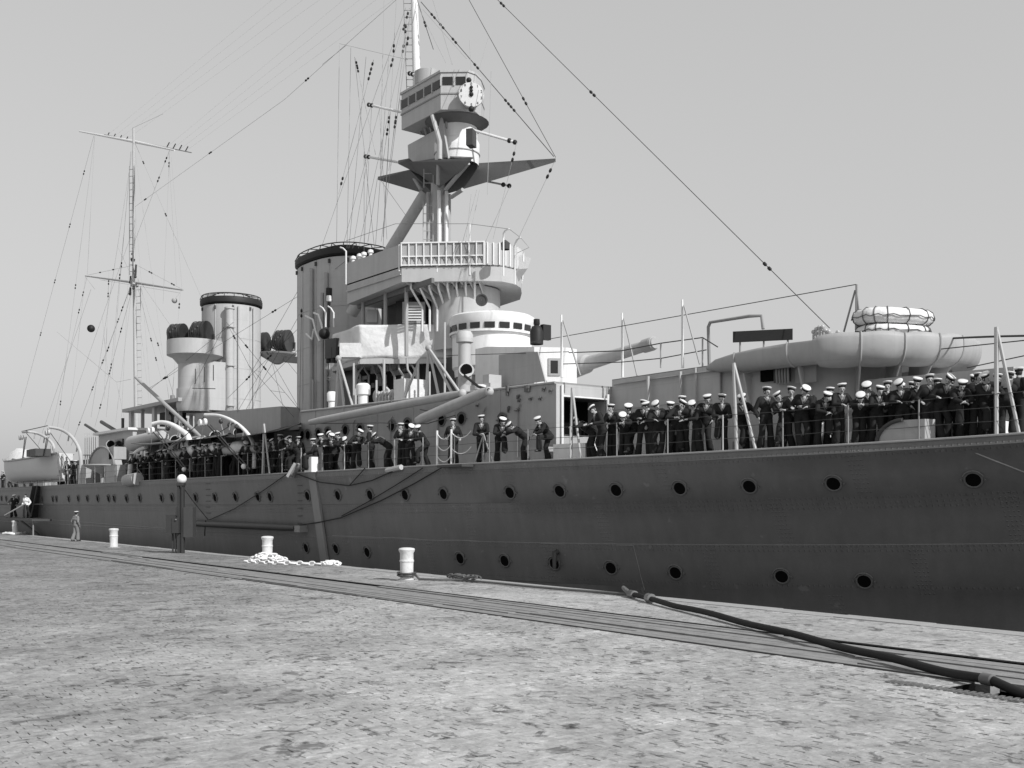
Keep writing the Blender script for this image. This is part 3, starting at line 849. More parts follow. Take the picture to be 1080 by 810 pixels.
# rangefinder/signal lamp on its roof
p = P(566, 350, 26.6)
b = MB(); b.lathe(Vector((p.x, p.y, p.z)), [(0.26, -0.5), (0.27, 0), (0.2, 0.18), (0.1, 0.26), (0.13, 0.3), (0.12, 0.5), (0.01, 0.52)], 14); b.box(p + Vector((0.1, 0.38, 0.0)), (0.2, 0.4, 0.6)); b.build('signal_lamp', M_BLACK, ch, smooth=True)

# ---------------------------------------------------------------- lower bridge: round wheelhouse, canvas platform
wh = empty('wheelhouse', parent=ship)
wc = P(519, 400, YC - 0.2); wc = Vector((wc.x, YC - 0.2, 0))
WR = 1.72
zt = lambda y: CAMH + (Y0 - y - 8) * 46.4 / FPX
b = MB().lathe(wc, [(WR * .93, zt(393)), (WR * .95, zt(386)), (WR, zt(383.5)), (WR, zt(349.5))], 48); b.build('wall', M_WHITE, wh, smooth=True, angle=30)
b = MB().lathe(wc, [(WR + .02, zt(352)), (WR + 0.06, zt(343.5)), (WR + 0.09, zt(340)), (WR + 0.13, zt(337.5)), (WR + 0.13, zt(331.5)), (WR, zt(329.5)), (0.05, zt(327))], 48)
b.build('top_band', M_WHITE, wh, smooth=True, angle=30)
b = MB().lathe(wc, [(WR + 0.085, zt(350)), (WR + 0.13, zt(350)), (WR + 0.13, zt(347.8)), (WR + 0.085, zt(347.8))], 48); b.build('window_sill', M_WHITE, wh)
b = MB().lathe(wc, [(WR * .9, zt(405)), (WR * .9, zt(386))], 32); b.build('lower_trunk', M_MID, wh, smooth=True)
for k in range(12):
    a = D2R(-160 + k * 20)
    c_ = wc + Vector((math.cos(a), math.sin(a), 0)) * (WR + 0.085)
    MB().box(Vector((c_.x, c_.y, (zt(347) + zt(341)) / 2)), (0.03, 0.44, zt(341) - zt(347)), rz=a).build('window_pane', M_GLASS, wh)
# tall mushroom ventilator and deck cowl
vt = empty('ventilator', parent=ship)
vc = P(490, 410, 24.2); vc = Vector((vc.x, vc.y, 0)); zt2 = lambda y: CAMH + (Y0 - y) * 41.8 / FPX
b = MB().lathe(vc, [(0.27, DHZ), (0.25, zt2(362))], 18); b.build('trunk', M_LIGHT, vt, smooth=True)
b = MB().lathe(vc, [(0.22, zt2(362)), (0.34, zt2(361)), (0.34, zt2(353)), (0.26, zt2(349.5)), (0.02, zt2(348.5))], 18); b.build('mushroom_top', M_LIGHT, vt, smooth=True)
p = vc + Vector((0.25, -0.15, zt2(392)))
b = MB().tube([p + Vector((-0.2, 0.15, -0.5)), p + Vector((-0.1, 0.1, -0.1)), p + Vector((0.2, -0.08, 0.02))], [0.22, 0.25, 0.30], 14); b.build('cowl', M_LIGHT, vt, smooth=True)
b = MB().tube([p + Vector((0.2, -0.08, 0.02)), p + Vector((0.24, -0.10, 0.024))], 0.23, 14); b.build('cowl_mouth', M_VOID, vt)

# canvas screened platform
cz0, cz1 = 8.72, 10.22
A = Vector((-44.6, 24.0, 0)); B_ = Vector((-41.4, 23.6, 0)); C_ = Vector((-38.7, 26.75, 0)); A0 = Vector((-46.2, 25.4, 0))
def canvas(pts, z0, z1, name, m, parent, seed=0, sag=0.06, amp=0.085):
    vs, fs = [], []
    segs = []; nz = 10
    for a, c in zip(pts, pts[1:]):
        n = max(4, int((c - a).length / 0.12))
        for i in range(n): segs.append((lerp(a, c, i / n), (c - a).normalized()))
    segs.append((pts[-1], (pts[-1] - pts[-2]).normalized()))
    acc = 0
    for i, (p, t) in enumerate(segs):
        nr = Vector((t.y, -t.x, 0))
        s = i * 0.12
        for j in range(nz + 1):
            f = j / nz
            w = amp * (math.sin(s * 2.1 + f * 2.5 + seed) * 0.6 + math.sin(s * 4.7 - f * 4.2 + seed * 2) * 0.35 + math.sin(s * 9 + f * 7) * 0.12) * (0.35 + math.sin(math.pi * f))
            zz = lerp(z0, z1, f) - (sag * abs(math.sin(s * 1.3)) if j == nz else 0) * 0.5 + (0.03 * math.sin(s * 3.1 + seed) if j == 0 else 0)
            q_ = p + nr * w
            vs.append((q_.x, q_.y, zz))
    for i in range(len(segs) - 1):
        for j in range(nz):
            a = i * (nz + 1) + j
            fs.append((a, a + nz + 1, a + nz + 2, a + 1))
    mb = MB().add(vs, fs)
    o = mb.build(name, m, parent, smooth=True, angle=80)
    so = o.modifiers.new('thickness', 'SOLIDIFY'); so.thickness = 0.015
    return o
bp = empty('bridge_platform', parent=ship)
canvas([A0, A, B_, C_, Vector((-37.6, 27.6, 0))], cz0, cz1, 'canvas_dodger', M_CANVAS, bp, 1.3)
def mir(p): return Vector((p.x, 2 * YC - p.y, p.z))
canvas([mir(A0), mir(A), mir(B_), mir(C_)], cz0, cz1, 'canvas_dodger', M_CANVAS, bp, 2.2)
pp = [A0, A, B_, C_, Vector((-37.6, 27.6, 0)), mir(C_), mir(B_), mir(A), mir(A0)]
b = MB().prism([(p.x, p.y) for p in pp], cz0 - 0.10, cz0 + 0.02); b.build('floor', M_HOUSE, bp)
b = MB()
for a_, c_ in zip(pp, pp[1:]):
    b.bar((a_.x, a_.y, cz0 - 0.16), (c_.x, c_.y, cz0 - 0.16), 0.12, 0.20)
b.build('edge_beam', M_LIGHT, bp)
for (x, Y) in ((355, 24.4), (375, 23.9), (405, 24.3), (440, 25.6), (330, 25.4), (390, 26.2), (420, 27.2), (460, 26.6)):
    p = P(x, 420, Y); MB().tube([(p.x, p.y, DHZ), (p.x, p.y, cz0 - 0.1)], 0.06, 8).build('pillar', M_LIGHT, bp, smooth=True)
for (x0, Y0_, x1, Y1) in ((375, 23.9, 384, 24.4), (405, 24.3, 397, 24.3), (440, 25.6, 432, 25.4)):
    p, c_ = P(x0, 420, Y0_), P(x1, 420, Y1)
    MB().tube([(p.x, p.y, cz0 - 1.0), ((p.x * 2 + c_.x) / 3, (p.y * 2 + c_.y) / 3, cz0 - 0.5), (c_.x, c_.y, cz0 - 0.12)], 0.05, 6).build('bracket', M_LIGHT, bp, smooth=True)
# dark boiler casing behind, and clutter under the platform
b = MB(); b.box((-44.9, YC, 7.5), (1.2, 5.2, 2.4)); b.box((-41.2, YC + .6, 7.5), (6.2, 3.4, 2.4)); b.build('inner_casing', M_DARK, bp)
for k in range(26):
    x = random.uniform(352, 432); y = random.uniform(382, 408); p = P(x, y, 25.4 + random.uniform(-.3, .3))
    MB().box(p, (random.uniform(.15, .7), .12, random.uniform(.08, .4))).build('pipe_box', M_MID, bp)
for k in range(7):
    x = 375 + k * 9; MB().tube([P(x, 378, 25.0), P(x + 1, 390, 25.0), P(x + 5, 396, 25.0), P(x + 5, 410, 25.0)], 0.05, 6).build('exhaust_pipe', M_HOUSE, bp, smooth=True)
MB().box(P(370, 370, 23.2) , (0.9, 0.55, 0.62), rz=0.9).build('flag_locker', M_CANVAS, bp)
MB().box(P(353, 368, 23.9), (0.8, 0.5, 0.9), rz=0.2).build('dark_locker', M_DARK, bp)
b = MB()
for x in (347, 352, 357): b.lathe(P(x, 378, 23.8), [(.14, -.2), (.14, .5), (.05, .55)], 10)
b.build('lamp_cluster', M_BLACK, bp, smooth=True)
# lockers, winch and mushroom vents standing on the deckhouse roof
def on_roof(x, Y): 
    p = P(x, 420, Y); return Vector((p.x, p.y, DHZ + 0.06))
for (x, Y, r, h) in ((383, 22.6, .30, .95), (350, 22.7, .22, .85), (507, 23.6, .22, .35)):
    c_ = on_roof(x, Y)
    MB().lathe(c_, [(r * .75, 0), (r * .75, h * .45), (r, h * .5), (r * 1.02, h * .9), (r * .7, h), (.01, h * 1.01)], 16).build('mushroom_vent', M_WHITE, ship, smooth=True)
MB().box(on_roof(432, 23.2) + Vector((0, 0, .45)), (0.8, 1.0, .9)).build('roof_locker', M_CANVAS, ship)
MB().box(on_roof(512, 24.0) + Vector((0, 0, .2)), (1.3, 0.5, .4)).build('roof_locker', M_LIGHT, ship)
MB().box(on_roof(519, 24.6) + Vector((0, 0, .42)), (0.4, 0.6, .84)).build('roof_locker', M_LIGHT, ship)
b = MB()
for k in range(8):
    c_ = on_roof(400 + k * 3.5, 22.9); b.tube([c_, c_ + Vector((0.1, 0, .35 + .15 * (k % 3))), c_ + Vector((.3, .1, .4))], .07, 7)
    b.ball(c_ + Vector((0, 0, .45)), .12, 8, 5)
b.build('winch_gear', M_LIGHT, ship, smooth=True)
MB().lathe(on_roof(403, 23.3) + Vector((0, 0, .4)), [(.01, -.3), (.28, -.3), (.2, -.15), (.2, .15), (.28, .3), (.01, .3)], 14, M=Matrix.Rotation(D2R(90), 3, 'X')).build('winch_drum', M_HOUSE, ship, smooth=True)
# sheer-leg tripods on the roof
for (xt, yt, Y, feet) in ((357, 378, 22.4, ((354, 430), (363, 430), (372, 427))), (452, 367, 23.0, ((449, 418), (463, 412), (478, 408), (486, 404)))):
    t = P(xt, yt, Y)
    for (fx, fy) in feet:
        p = P(fx, fy, Y - 0.2); MB().tube([(p.x, p.y, DHZ + .02), t], 0.055, 7).build('tripod_leg', M_LIGHT, ship, smooth=True)
    MB().ball(t, .14, 8, 5).build('tripod_head', M_HOUSE, ship, smooth=True)
for (x, yt, yb, Y) in ((373, 383, 426, 22.6), (441, 381, 414, 23.0), (397, 401, 424, 22.8), (424, 397, 412, 23.4), (469, 340, 412, 23.2), (453, 392, 412, 23.3)):
    t = P(x, yt, Y); MB().tube([(t.x, t.y, DHZ + .02), t], 0.045, 7).build('awning_post', M_LIGHT, ship, smooth=True)
MB().tube([P(441, 384, 23.0), P(427, 418, 22.7)], .05, 6).build('post_prop', M_HOUSE, ship)

# ---------------------------------------------------------------- compass bridge
cb = empty('compass_bridge', parent=ship)
bz0, bz1, bz2 = 11.82, 12.5, 13.46
S0, S1, S2 = Vector((-43.9, 24.35, 0)), Vector((-39.1, 24.35, 0)), Vector((-36.7, 27.0, 0))
front = [S1 + (S2 - S1) * t for t in (0, .25, .5, .75, 1.0)] + [Vector((-36.35, 27.7, 0)), Vector((-36.45, 28.5, 0)), Vector((-36.95, 29.2, 0)), Vector((-37.9, 30.0, 0)), mir(S1)]
outl = [S0] + front + [mir(S0)]
b = MB().prism([(p.x, p.y) for p in outl], lambda p: bz0 - 0.25 if p[0] < -43 else bz0, bz1, top=False); 
b.build('lower_screen', M_LIGHT, cb)
b = MB()
for a_, c_ in zip(outl, outl[1:]):
    mid_ = (a_ + c_) / 2; t = (c_ - a_).normalized(); n_ = Vector((t.y, -t.x, 0))
    hh = bz2
    b.bar((a_.x, a_.y, (bz1 + hh) / 2), (c_.x, c_.y, (bz1 + hh) / 2), 0.05, hh - bz1 - .004)
b.build('upper_screen', M_HOUSE if False else M_LIGHT, cb)
b = MB().prism([(p.x, p.y) for p in outl], bz1 - .05, bz1); b.build('floor', M_MID, cb)
# wind-screen panels: frames proud of the screen, glass set in
L = (S2 - S1).length; t = (S2 - S1).normalized(); n_ = Vector((t.y, -t.x, 0))
N = 11
for k in range(N + 1):
    p = S1 + t * (L * k / N) + n_ * 0.06
    MB().box((p.x, p.y, (bz1 + bz2) / 2 + .02), (0.05, 0.10, bz2 - bz1 + .06), rz=math.atan2(t.y, t.x)).build('screen_post', M_WHITE, cb)
for k in range(N):
    p = S1 + t * (L * (k + .5) / N) + n_ * 0.032
    MB().box((p.x, p.y, bz1 + .68), (L / N - .09, 0.03, .50), rz=math.atan2(t.y, t.x)).build('screen_panel', M_HOUSE if k not in (4, 7, 8, 9) else M_MID, cb)
    MB().tube([p + n_ * .06 + Vector((-.05, 0, bz1 + .36)), p + n_ * .1 + Vector((.02, 0, bz1 + .27)), p + n_ * .06 + Vector((.1, 0, bz1 + .16))], .022, 5).build('screen_hook', M_DARK, cb)
b = MB(); b.bar(S1 + n_ * .06 + Vector((0, 0, bz2 + .02)), S2 + n_ * .06 + Vector((0, 0, bz2 + .02)), .12, .05); b.bar(S1 + n_ * .05 + Vector((0, 0, bz1 + .03)), S2 + n_ * .05 + Vector((0, 0, bz1 + .03)), .08, .05)
b.bar(S1 + n_ * .06 + Vector((0, 0, bz1 + .40)), S2 + n_ * .06 + Vector((0, 0, bz1 + .40)), .07, .05)
b.build('screen_rail', M_WHITE, cb)
for a_, c_ in zip(front[4:], front[5:]):
    tt = (c_ - a_).normalized(); nn = Vector((tt.y, -tt.x, 0))
    for k in range(3):
        p = lerp(a_, c_, (k + .5) / 3) + nn * .05
        MB().box((p.x, p.y, bz1 + .5), (.05, .08, .95), rz=math.atan2(tt.y, tt.x)).build('screen_post', M_WHITE, cb)
# side wing trims
b = MB(); b.bar(S0 + Vector((0, -.05, bz1 - .35)), S1 + Vector((0, -.05, bz1 - .35)), .05, .05); b.build('wing_bead', M_LIGHT, cb)
for X in (-43.6, -43.0, -42.6, -42.0):
    MB().lathe((X, 24.5, bz2), [(.08, 0), (.08, .15), (.14, .18), (.12, .3), (.02, .34)], 10).build('wing_lamp', M_WHITE, cb, smooth=True)
MB().lathe(P(533, 257, 27.2), [(.18, -.25), (.2, .02), (.1, .1), (.02, .16)], 10).build('compass_repeater', M_DARK, cb, smooth=True)
# splayed brackets and voice pipes beneath
b = MB()
for k in range(9):
    p = S1 + t * (L * (k + .3) / 9); i_ = Vector((-38.6, 27.4, 0)) + t * (k - 4) * 0.25
    MB().plate([(p.x, p.y, bz0), (i_.x, i_.y, bz0), (i_.x, i_.y, bz0 - .95)], .05, t).build('bracket', M_LIGHT, cb)
for k in range(8):
    p = S1 + t * (L * (k + .9) / 9) - n_ * .25; i_ = Vector((-38.4, 26.5, 0)) + t * (k - 4) * 0.33
    MB().tube([(p.x, p.y, bz0 + .02), (p.x, p.y, bz0 - .22), (lerp(p.x, i_.x, .3), lerp(p.y, i_.y, .3), bz0 - .45), (i_.x, i_.y, bz0 - .95), (i_.x, i_.y, cz1 - .4)], .05, 7).build('voice_pipe', M_WHITE, cb, smooth=True)
b = MB().lathe((-38.9, YC, 0), [(1.55, cz1 - 1.2), (1.55, bz0 - .06)], 24); b.build('trunk', M_LIGHT, cb, smooth=True)
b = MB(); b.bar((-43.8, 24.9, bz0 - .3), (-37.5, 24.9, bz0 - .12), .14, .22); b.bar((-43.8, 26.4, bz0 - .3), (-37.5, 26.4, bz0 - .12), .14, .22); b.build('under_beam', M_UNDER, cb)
for (X, Y) in ((-43.2, 24.8), (-41.2, 24.8), (-39.6, 24.9), (-43.2, 26.6)):
    MB().tube([(X, Y, cz0), (X, Y, bz0 - .1)], .09, 8).build('pillar', M_HOUSE, cb, smooth=True)
MB().box(P(437, 331, 25.6), (1.0, .6, .95), rz=.9).build('louvre_box', M_HOUSE, cb)
for k in range(6):
    MB().box(P(437, 323 + k * 2.9, 25.25), (.75, .05, .05), rz=.9).build('louvre', M_WHITE, cb)
MB().box(P(430, 330, 26.2), (1.0, .5, 1.1), rz=.3).build('dark_locker', M_DARK, cb)
MB().box((-42.2, 27.2, 10.95), (3.4, 2.0, 1.5)).build('under_bridge_dark_fill', M_DARK, cb)  # dark box added to deepen the shade beneath the bridge wing
MB().box(P(393, 334, 25.6), (.5, .4, .6), rz=.9).build('chart_table_hood', M_WHITE, cb)
p = P(508, 316.5, 26.3)
MB().lathe(p, [(.26, -.02), (.26, .05), (.2, .05), (.19, .01), (.01, .01)], 16, M=Matrix((Vector((.6, .79, 0)), Vector((0, 0, 1)), Vector((.79, -.6, 0)))).transposed()).build('siren_mouth', M_DARK, cb, smooth=True)
# projecting look-out on the port bow of the bridge
b = MB(); b.plate([P(533, 281, 28.3), P(551, 286, 29.4), P(547, 297, 28.9), P(538, 298, 28.4)], .7, (.3, .3, .6)); b.build('lookout_box', M_HOUSE, cb)
# awning spreaders round the bridge
for pts in (((531, 291), (531, 246), (533, 243), (537, 241.5)), ((543, 300), (543, 258), (545, 253), (549, 250.5)), ((552, 276), (552, 266)), ((495.5, 290), (495.5, 235.5)), ((421, 286), (421, 258)), ((461, 287), (461, 255))):
    MB().tube([P(x, y, 26.9 if x > 500 else 24.3 + (x - 421) * .03) for x, y in pts], .035, 6).build('awning_spreader', M_WHITE, cb, smooth=True)
wire([P(365, 254, 25), P(417, 236, 25.4), P(495, 236, 26.3), P(537, 241.5, 26.9), P(549, 250.5, 26.9), P(558, 261, 26.9), P(545, 267, 26.9)], .012, 'awning_wire', M_MID)

# ---------------------------------------------------------------- funnels
def funnel(cx, a, bb, z0, z1, power, name, lit, seams, zc=0.0, rake=0.0):
    f = empty(name, parent=ship)
    n = 56
    MB().lathe((cx, YC, 0), [(1.03, z0), (1.0, z0 + 1.5), (1.0, z1 - .5)], n, a, bb, power=power).build('casing', lit, f, smooth=True, angle=35)
    MB().lathe((cx, YC, 0), [(1.0, z1 - .45), (1.055, z1 - .36), (1.06, z1 - .12), (1.03, z1), (0.92, z1 - .02), (0.88, z1 - 1.2)], n, a, bb, power=power).build('cap', M_BLACK, f, smooth=True, angle=35)
    MB().lathe((cx, YC, 0), [(0.95, z1 - 1.2), (0.001, z1 - 1.25)], n, a, bb, power=power).build('uptake', M_VOID, f)
    def el(t, s, z):
        ca, sa = math.cos(t), math.sin(t)
        if power != 2: ca = math.copysign(abs(ca) ** (2 / power), ca); sa = math.copysign(abs(sa) ** (2 / power), sa)
        return Vector((cx + a * s * ca, YC + bb * s * sa, z))
    for k in range(20):
        t = 2 * math.pi * k / 20
        MB().tube([el(t, 1.06, z1 - .05), el(t, 1.0, z1 + .20), el(t, .55, z1 + .30)], .025, 5).build('cage_bar', M_DARK, f)
    for (s, z) in ((1.0, .20), (.62, .30)):
        MB().tube([el(2 * math.pi * k / 40, s, z1 + z) for k in range(41)], .03, 5, cap=False).build('cage_ring', M_DARK, f)
    for t in seams:
        MB().tube([el(D2R(t), 1.006, z0 + .2), el(D2R(t), 1.004, z1 - .5)], .024, 5).build('seam_strip', lit, f)
        p = el(D2R(t), 1.02, z1 - .7)
        MB().box(p, (.10, .10, .2)).build('lifting_eye', M_DARK, f)
    for z in [z0 + 2.2 + 1.9 * k for k in range(int((z1 - z0 - 2.5) / 1.9))]:
        MB().tube([el(2 * math.pi * k / 48, 1.003, z) for k in range(49)], .013, 5, cap=False).build('plate_seam', lit, f)
    return f, el
ff, elf = funnel(-50.2, 2.9, 2.0, 6.3, 15.3, 2.6, 'fore_funnel', M_LIGHT, (-150, -122, -100, -80, -58, -30, 5))
fa, ela = funnel(-64.9, 1.84, 1.84, 6.6, 15.22, 2.0, 'aft_funnel', M_LIGHT, (-140, -95, -55, -20, 15))
# steam pipes
c_ = elf(D2R(-162), 1.05, 0)
MB().tube([(c_.x, c_.y, 6.3), (c_.x, c_.y, 14.6)], .12, 8).build('steam_pipe', M_WHITE, ff, smooth=True)
for k, (an, zz) in enumerate(((-85, 14.4), (-68, 13.0), (-62, 14.0))):
    c_ = elf(D2R(an), 1.06, 0); MB().tube([(c_.x, c_.y, 6.4), (c_.x, c_.y, zz)], .10, 8).build('steam_pipe', M_HOUSE, ff, smooth=True)
c_ = ela(D2R(-26), 1.12, 0)
MB().tube([(c_.x, c_.y, 6.8), (c_.x, c_.y, 14.3)], .26, 12).build('steam_pipe', M_LIGHT, fa, smooth=True)
MB().lathe((c_.x, c_.y, 14.3), [(.26, 0), (.32, .04), (.32, .14), (.05, .2)], 12).build('pipe_hood', M_LIGHT, fa, smooth=True)
for z in (8.3, 10.8, 13.2):
    MB().box((c_.x, c_.y, z), (.66, .5, .06)).build('pipe_clip', M_HOUSE, fa)
for (an, zz) in ((-160, 14.2), (-10, 14.6), (22, 14.6)):
    c_ = ela(D2R(an), 1.05, 0); MB().tube([(c_.x, c_.y, 6.8), (c_.x, c_.y, zz)], .06, 8).build('steam_pipe', M_LIGHT, fa, smooth=True)
# fore funnel fittings near its side
for pts in (((322, 333), (330, 337), (333, 350), (337, 360)), ((331, 330), (336, 332), (339, 342), (342, 358)), ((323, 352), (329, 358), (331, 347))):
    MB().tube([P(x, y, 25.2) for x, y in pts], .05, 6).build('bent_bracket', M_WHITE, ff, smooth=True)
MB().tube([P(347, 304, 25.3), P(347, 318, 25.3)], .16, 10).build('siren', M_BLACK, ff, smooth=True)
MB().tube([P(347, 312, 25.1), P(347, 318, 25.1)], .13, 10).build('siren_band', M_WHITE, ff, smooth=True)
MB().tube([P(347, 318, 25.3), P(346, 345, 25.3)], .08, 8).build('siren_pipe', M_DARK, ff, smooth=True)
MB().ball(P(342, 352, 24.9), .28, 10, 6).build('signal_lamp', M_BLACK, ff, smooth=True)
for x in (343.5, 352, 365):
    MB().tube([P(x, 345 if x != 365 else 300, 24.6), P(x, 330 if x != 365 else 265, 24.6), P(x - 3, 325 if x != 365 else 262, 24.6), P(x - 6, 323 if x != 365 else 261, 24.6)], .04, 6).build('awning_spreader', M_WHITE, ff, smooth=True)

# searchlight sponsons either side of the aft funnel
M_SL = mat('searchlight_black', 0.03, 0.32, 0.2, 6.0, spec=0.5)
Rv0 = Vector((ST, CT, 0))
def sponson(sgn):
    sp = empty('searchlight_tower', parent=ship)
    cx, cy = -64.0, YC - sgn * 2.75
    if sgn > 0:
        MB().lathe((cx, cy, 0), [(1.03, 7.9), (1.12, 8.2), (1.10, 9.3), (1.02, 9.3), (1.0, 11.1)], 36, 1.0, 1.0).build('tower', M_LIGHT, sp, smooth=True, angle=30)
        MB().box((cx, cy + 1.0, 9.5), (1.9, 1.6, 3.0)).build('tower_back', M_LIGHT, sp)
    if sgn > 0:
        MB().lathe((cx, cy, 0), [(1.0, 10.8), (1.35, 11.2), (1.68, 11.35), (1.68, 12.25), (1.60, 12.25), (1.60, 12.0), (.01, 12.0)], 40, 1.0, 1.0).build('platform', M_LIGHT, sp, smooth=True, angle=30)
    else:
        MB().lathe((cx, cy, 0), [(.2, 11.3), (1.2, 11.9), (1.25, 12.0), (.01, 12.0)], 40, 1.0, 1.0).build('platform', M_MID, sp, smooth=True, angle=30)
    for off_, r in ((-.95, .55), (.5, .70)):
        lp = Vector((cx, cy, 12.78)) + Rv0 * off_ + Vector((0, -.1, 0))
        axv = Vector((.80, .60, 0))
        R = Matrix((Vector((-.60, .80, 0)), Vector((0, 0, 1)), axv)).transposed()
        dr = MB().lathe(lp, [(.01, -.66), (r * .45, -.64), (r * .75, -.56), (r * .93, -.42), (r, -.2), (r * .99, .3), (r * 1.05, .32), (r * 1.05, .43), (r * .94, .43), (.01, .38)], 24, M=R).build('searchlight', M_SL, sp, smooth=True, angle=35)
        for zz in (-.38, -.1, .16):
            MB().lathe(lp, [(r * 1.0, zz), (r * 1.05, zz + .02), (r * 1.05, zz + .07), (r * 1.0, zz + .09)], 24, M=R).build('drum_band', M_SL, dr, smooth=True)
        for k in range(3):
            a_ = D2R(-70 - 35 * k)
            MB().box(lp + axv * (-.2 + .18 * k) - Vector((axv.y, -axv.x, 0)) * -r * 0 + Vector((.55 * r, -.80 * r, .15 * k)), (.10, .10, .10)).build('drum_fitting', M_DARK, dr)
        MB().tube([lp + Vector((0, -r - .1, 0)), lp + Vector((0, -r - .1, -.5)), lp + Vector((0, 0, -.75)), lp + Vector((0, r + .1, -.5)), lp + Vector((0, r + .1, 0))], .06, 7).build('yoke', M_SL, sp, smooth=True)
        MB().tube([lp + Vector((0, 0, -.72)), lp + Vector((0, 0, -.8))], .2, 10).build('pivot', M_SL, sp, smooth=True)
    MB().box((cx - 1.5, cy - .3, 12.4), (.5, .5, .3)).build('black_box', M_BLACK, sp)
    if sgn > 0:
        for k in range(3):
            c_ = Vector((cx + .15 + .25 * k, cy - 1.12 + .12 * k, 0)); c_ = P(206 + k * 9.5, 410, 23.85 + .1 * k)
            MB().tube([(c_.x, c_.y, 9.35), (c_.x, c_.y, 10.25)], .03, 5).build('grab_bar', M_DARK, sp)
        MB().tube([P(203, 409.5, 23.8), P(227, 410, 24.0)], .025, 5).build('grab_bar', M_DARK, sp)
    return sp
sponson(1); sponson(-1)
b = MB(); c_ = P(300, 378, 30.5); b.plate([c_ + Vector((-.9, 0, .1)), c_ + Vector((.6, 0, .1)), c_ + Vector((.1, 0, -.28))], .9, (0, 1, 0)); b.build('small_platform', M_MID, ship)

# ---------------------------------------------------------------- house under the aft funnel, awnings, after structures
ah = empty('funnel_house', parent=ship)
b = MB(); Yw = 24.6
a, c_ = P(205, 437, Yw), P(296, 443, Yw)
b.prism([(a.x, Yw), (c_.x, Yw), (c_.x, 2 * YC - Yw), (a.x, 2 * YC - Yw)], 3.4, lambda p: 7.35 if p[0] > -60 else 7.75); b.build('wall', M_HOUSE, ah)
MB().box(P(287, 437, 25.6), (1.6, 1.4, .45)).build('skylight_vent', M_MID, ah)
MB().box(P(287, 442, 25.6), (.8, .7, .6)).build('vent_neck', M_MID, ah)
# black awning sloping from the deckhouse to amidships
b = MB()
aw = [P(232, 460, 20.3), P(316.5, 446, 20.3), P(318, 447, 25.0), P(236, 459, 25.0)]
aw2 = []
vs, fs = [], []
for i in range(13):
    for j in range(7):
        u, v = i / 12, j / 6
        p = lerp(lerp(aw[0], aw[1], u), lerp(aw[3], aw[2], u), v); p = Vector(p)
        p.z -= .22 * math.sin(math.pi * u) * (1 - .4 * v) + .04 * math.sin(9 * u + 4 * v)
        vs.append(p)
for i in range(12):
    for j in range(6):
        k = i * 7 + j; fs.append((k, k + 7, k + 8, k + 1))
awn = b.add(vs, fs).build('awning', M_CANVASD, smooth=True)
sm = awn.modifiers.new('thickness', 'SOLIDIFY'); sm.thickness = .02
tag(awn, 'black canvas awning stretched aft from the grey deckhouse', 'awning')
vs = []
aw = [P(138, 468, 20.3), P(238, 458, 20.3), P(244, 457, 24.5), P(168, 461, 24.5)]
for i in range(13):
    for j in range(7):
        u, v = i / 12, j / 6
        p = lerp(lerp(aw[0], aw[1], u), lerp(aw[3], aw[2], u), v); p = Vector(p)
        p.z -= .18 * math.sin(math.pi * u) + .05 * math.sin(8 * u + 5 * v)
        vs.append(p)
awn = MB().add(vs, fs).build('awning', mat('grey_awning', .12, .9, .2, 2, .03, 3), smooth=True)
sm = awn.modifiers.new('thickness', 'SOLIDIFY'); sm.thickness = .02
tag(awn, 'dull grey canvas awning sagging beneath the aft funnel', 'awning')
# dark amidships casing behind the crowd
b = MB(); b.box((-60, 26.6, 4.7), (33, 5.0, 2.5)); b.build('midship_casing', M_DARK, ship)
# chart shelter with a flat roof
ah2 = empty('chart_shelter', parent=ship)
Ys = 24.0
a, c_ = P(137, 434, Ys), P(192, 434, Ys)
mx, dx = (a.x + c_.x) / 2, c_.x - a.x
MB().box((mx, Ys + 2.2, a.z + .05), (dx + .8, 5.2, .22)).build('roof', M_HOUSE, ah2)
for k in range(5):
    MB().box((a.x + .3 + k * (dx - .6) / 4, Ys, a.z - .85), (.45 if k in (0, 2) else .15, .2, 1.6)).build('post', M_LIGHT if k in (0, 2) else M_HOUSE, ah2)
    MB().box((a.x + .3 + k * (dx - .6) / 4, Ys + 4.2, a.z - .85), (.2, .2, 1.6)).build('post', M_HOUSE, ah2)
MB().box((mx - .4, Ys - .1, a.z - 1.95), (dx + .6, .12, .75)).build('parapet', M_HOUSE, ah2)
MB().box((mx, Ys + 2.2, a.z - 2.4), (dx + .6, 4.6, .15)).build('floor', M_HOUSE, ah2)
MB().box((mx, Ys + 2.4, 4.6), (dx - 2, 3.6, 2.4)).build('base', M_MID, ah2)
for (x, w) in ((178, .9), (187, .8)):
    MB().box(P(x, 442, Ys + .8), (w * 2.2, .5, .9)).build('instrument', M_BLACK, ah2)
    MB().lathe(P(x, 442, Ys + .5), [(.01, -.1), (.3, -.1), (.3, .1), (.01, .1)], 14, M=Matrix.Rotation(D2R(90), 3, 'X')).build('dial', M_WHITE, ah2, smooth=True)
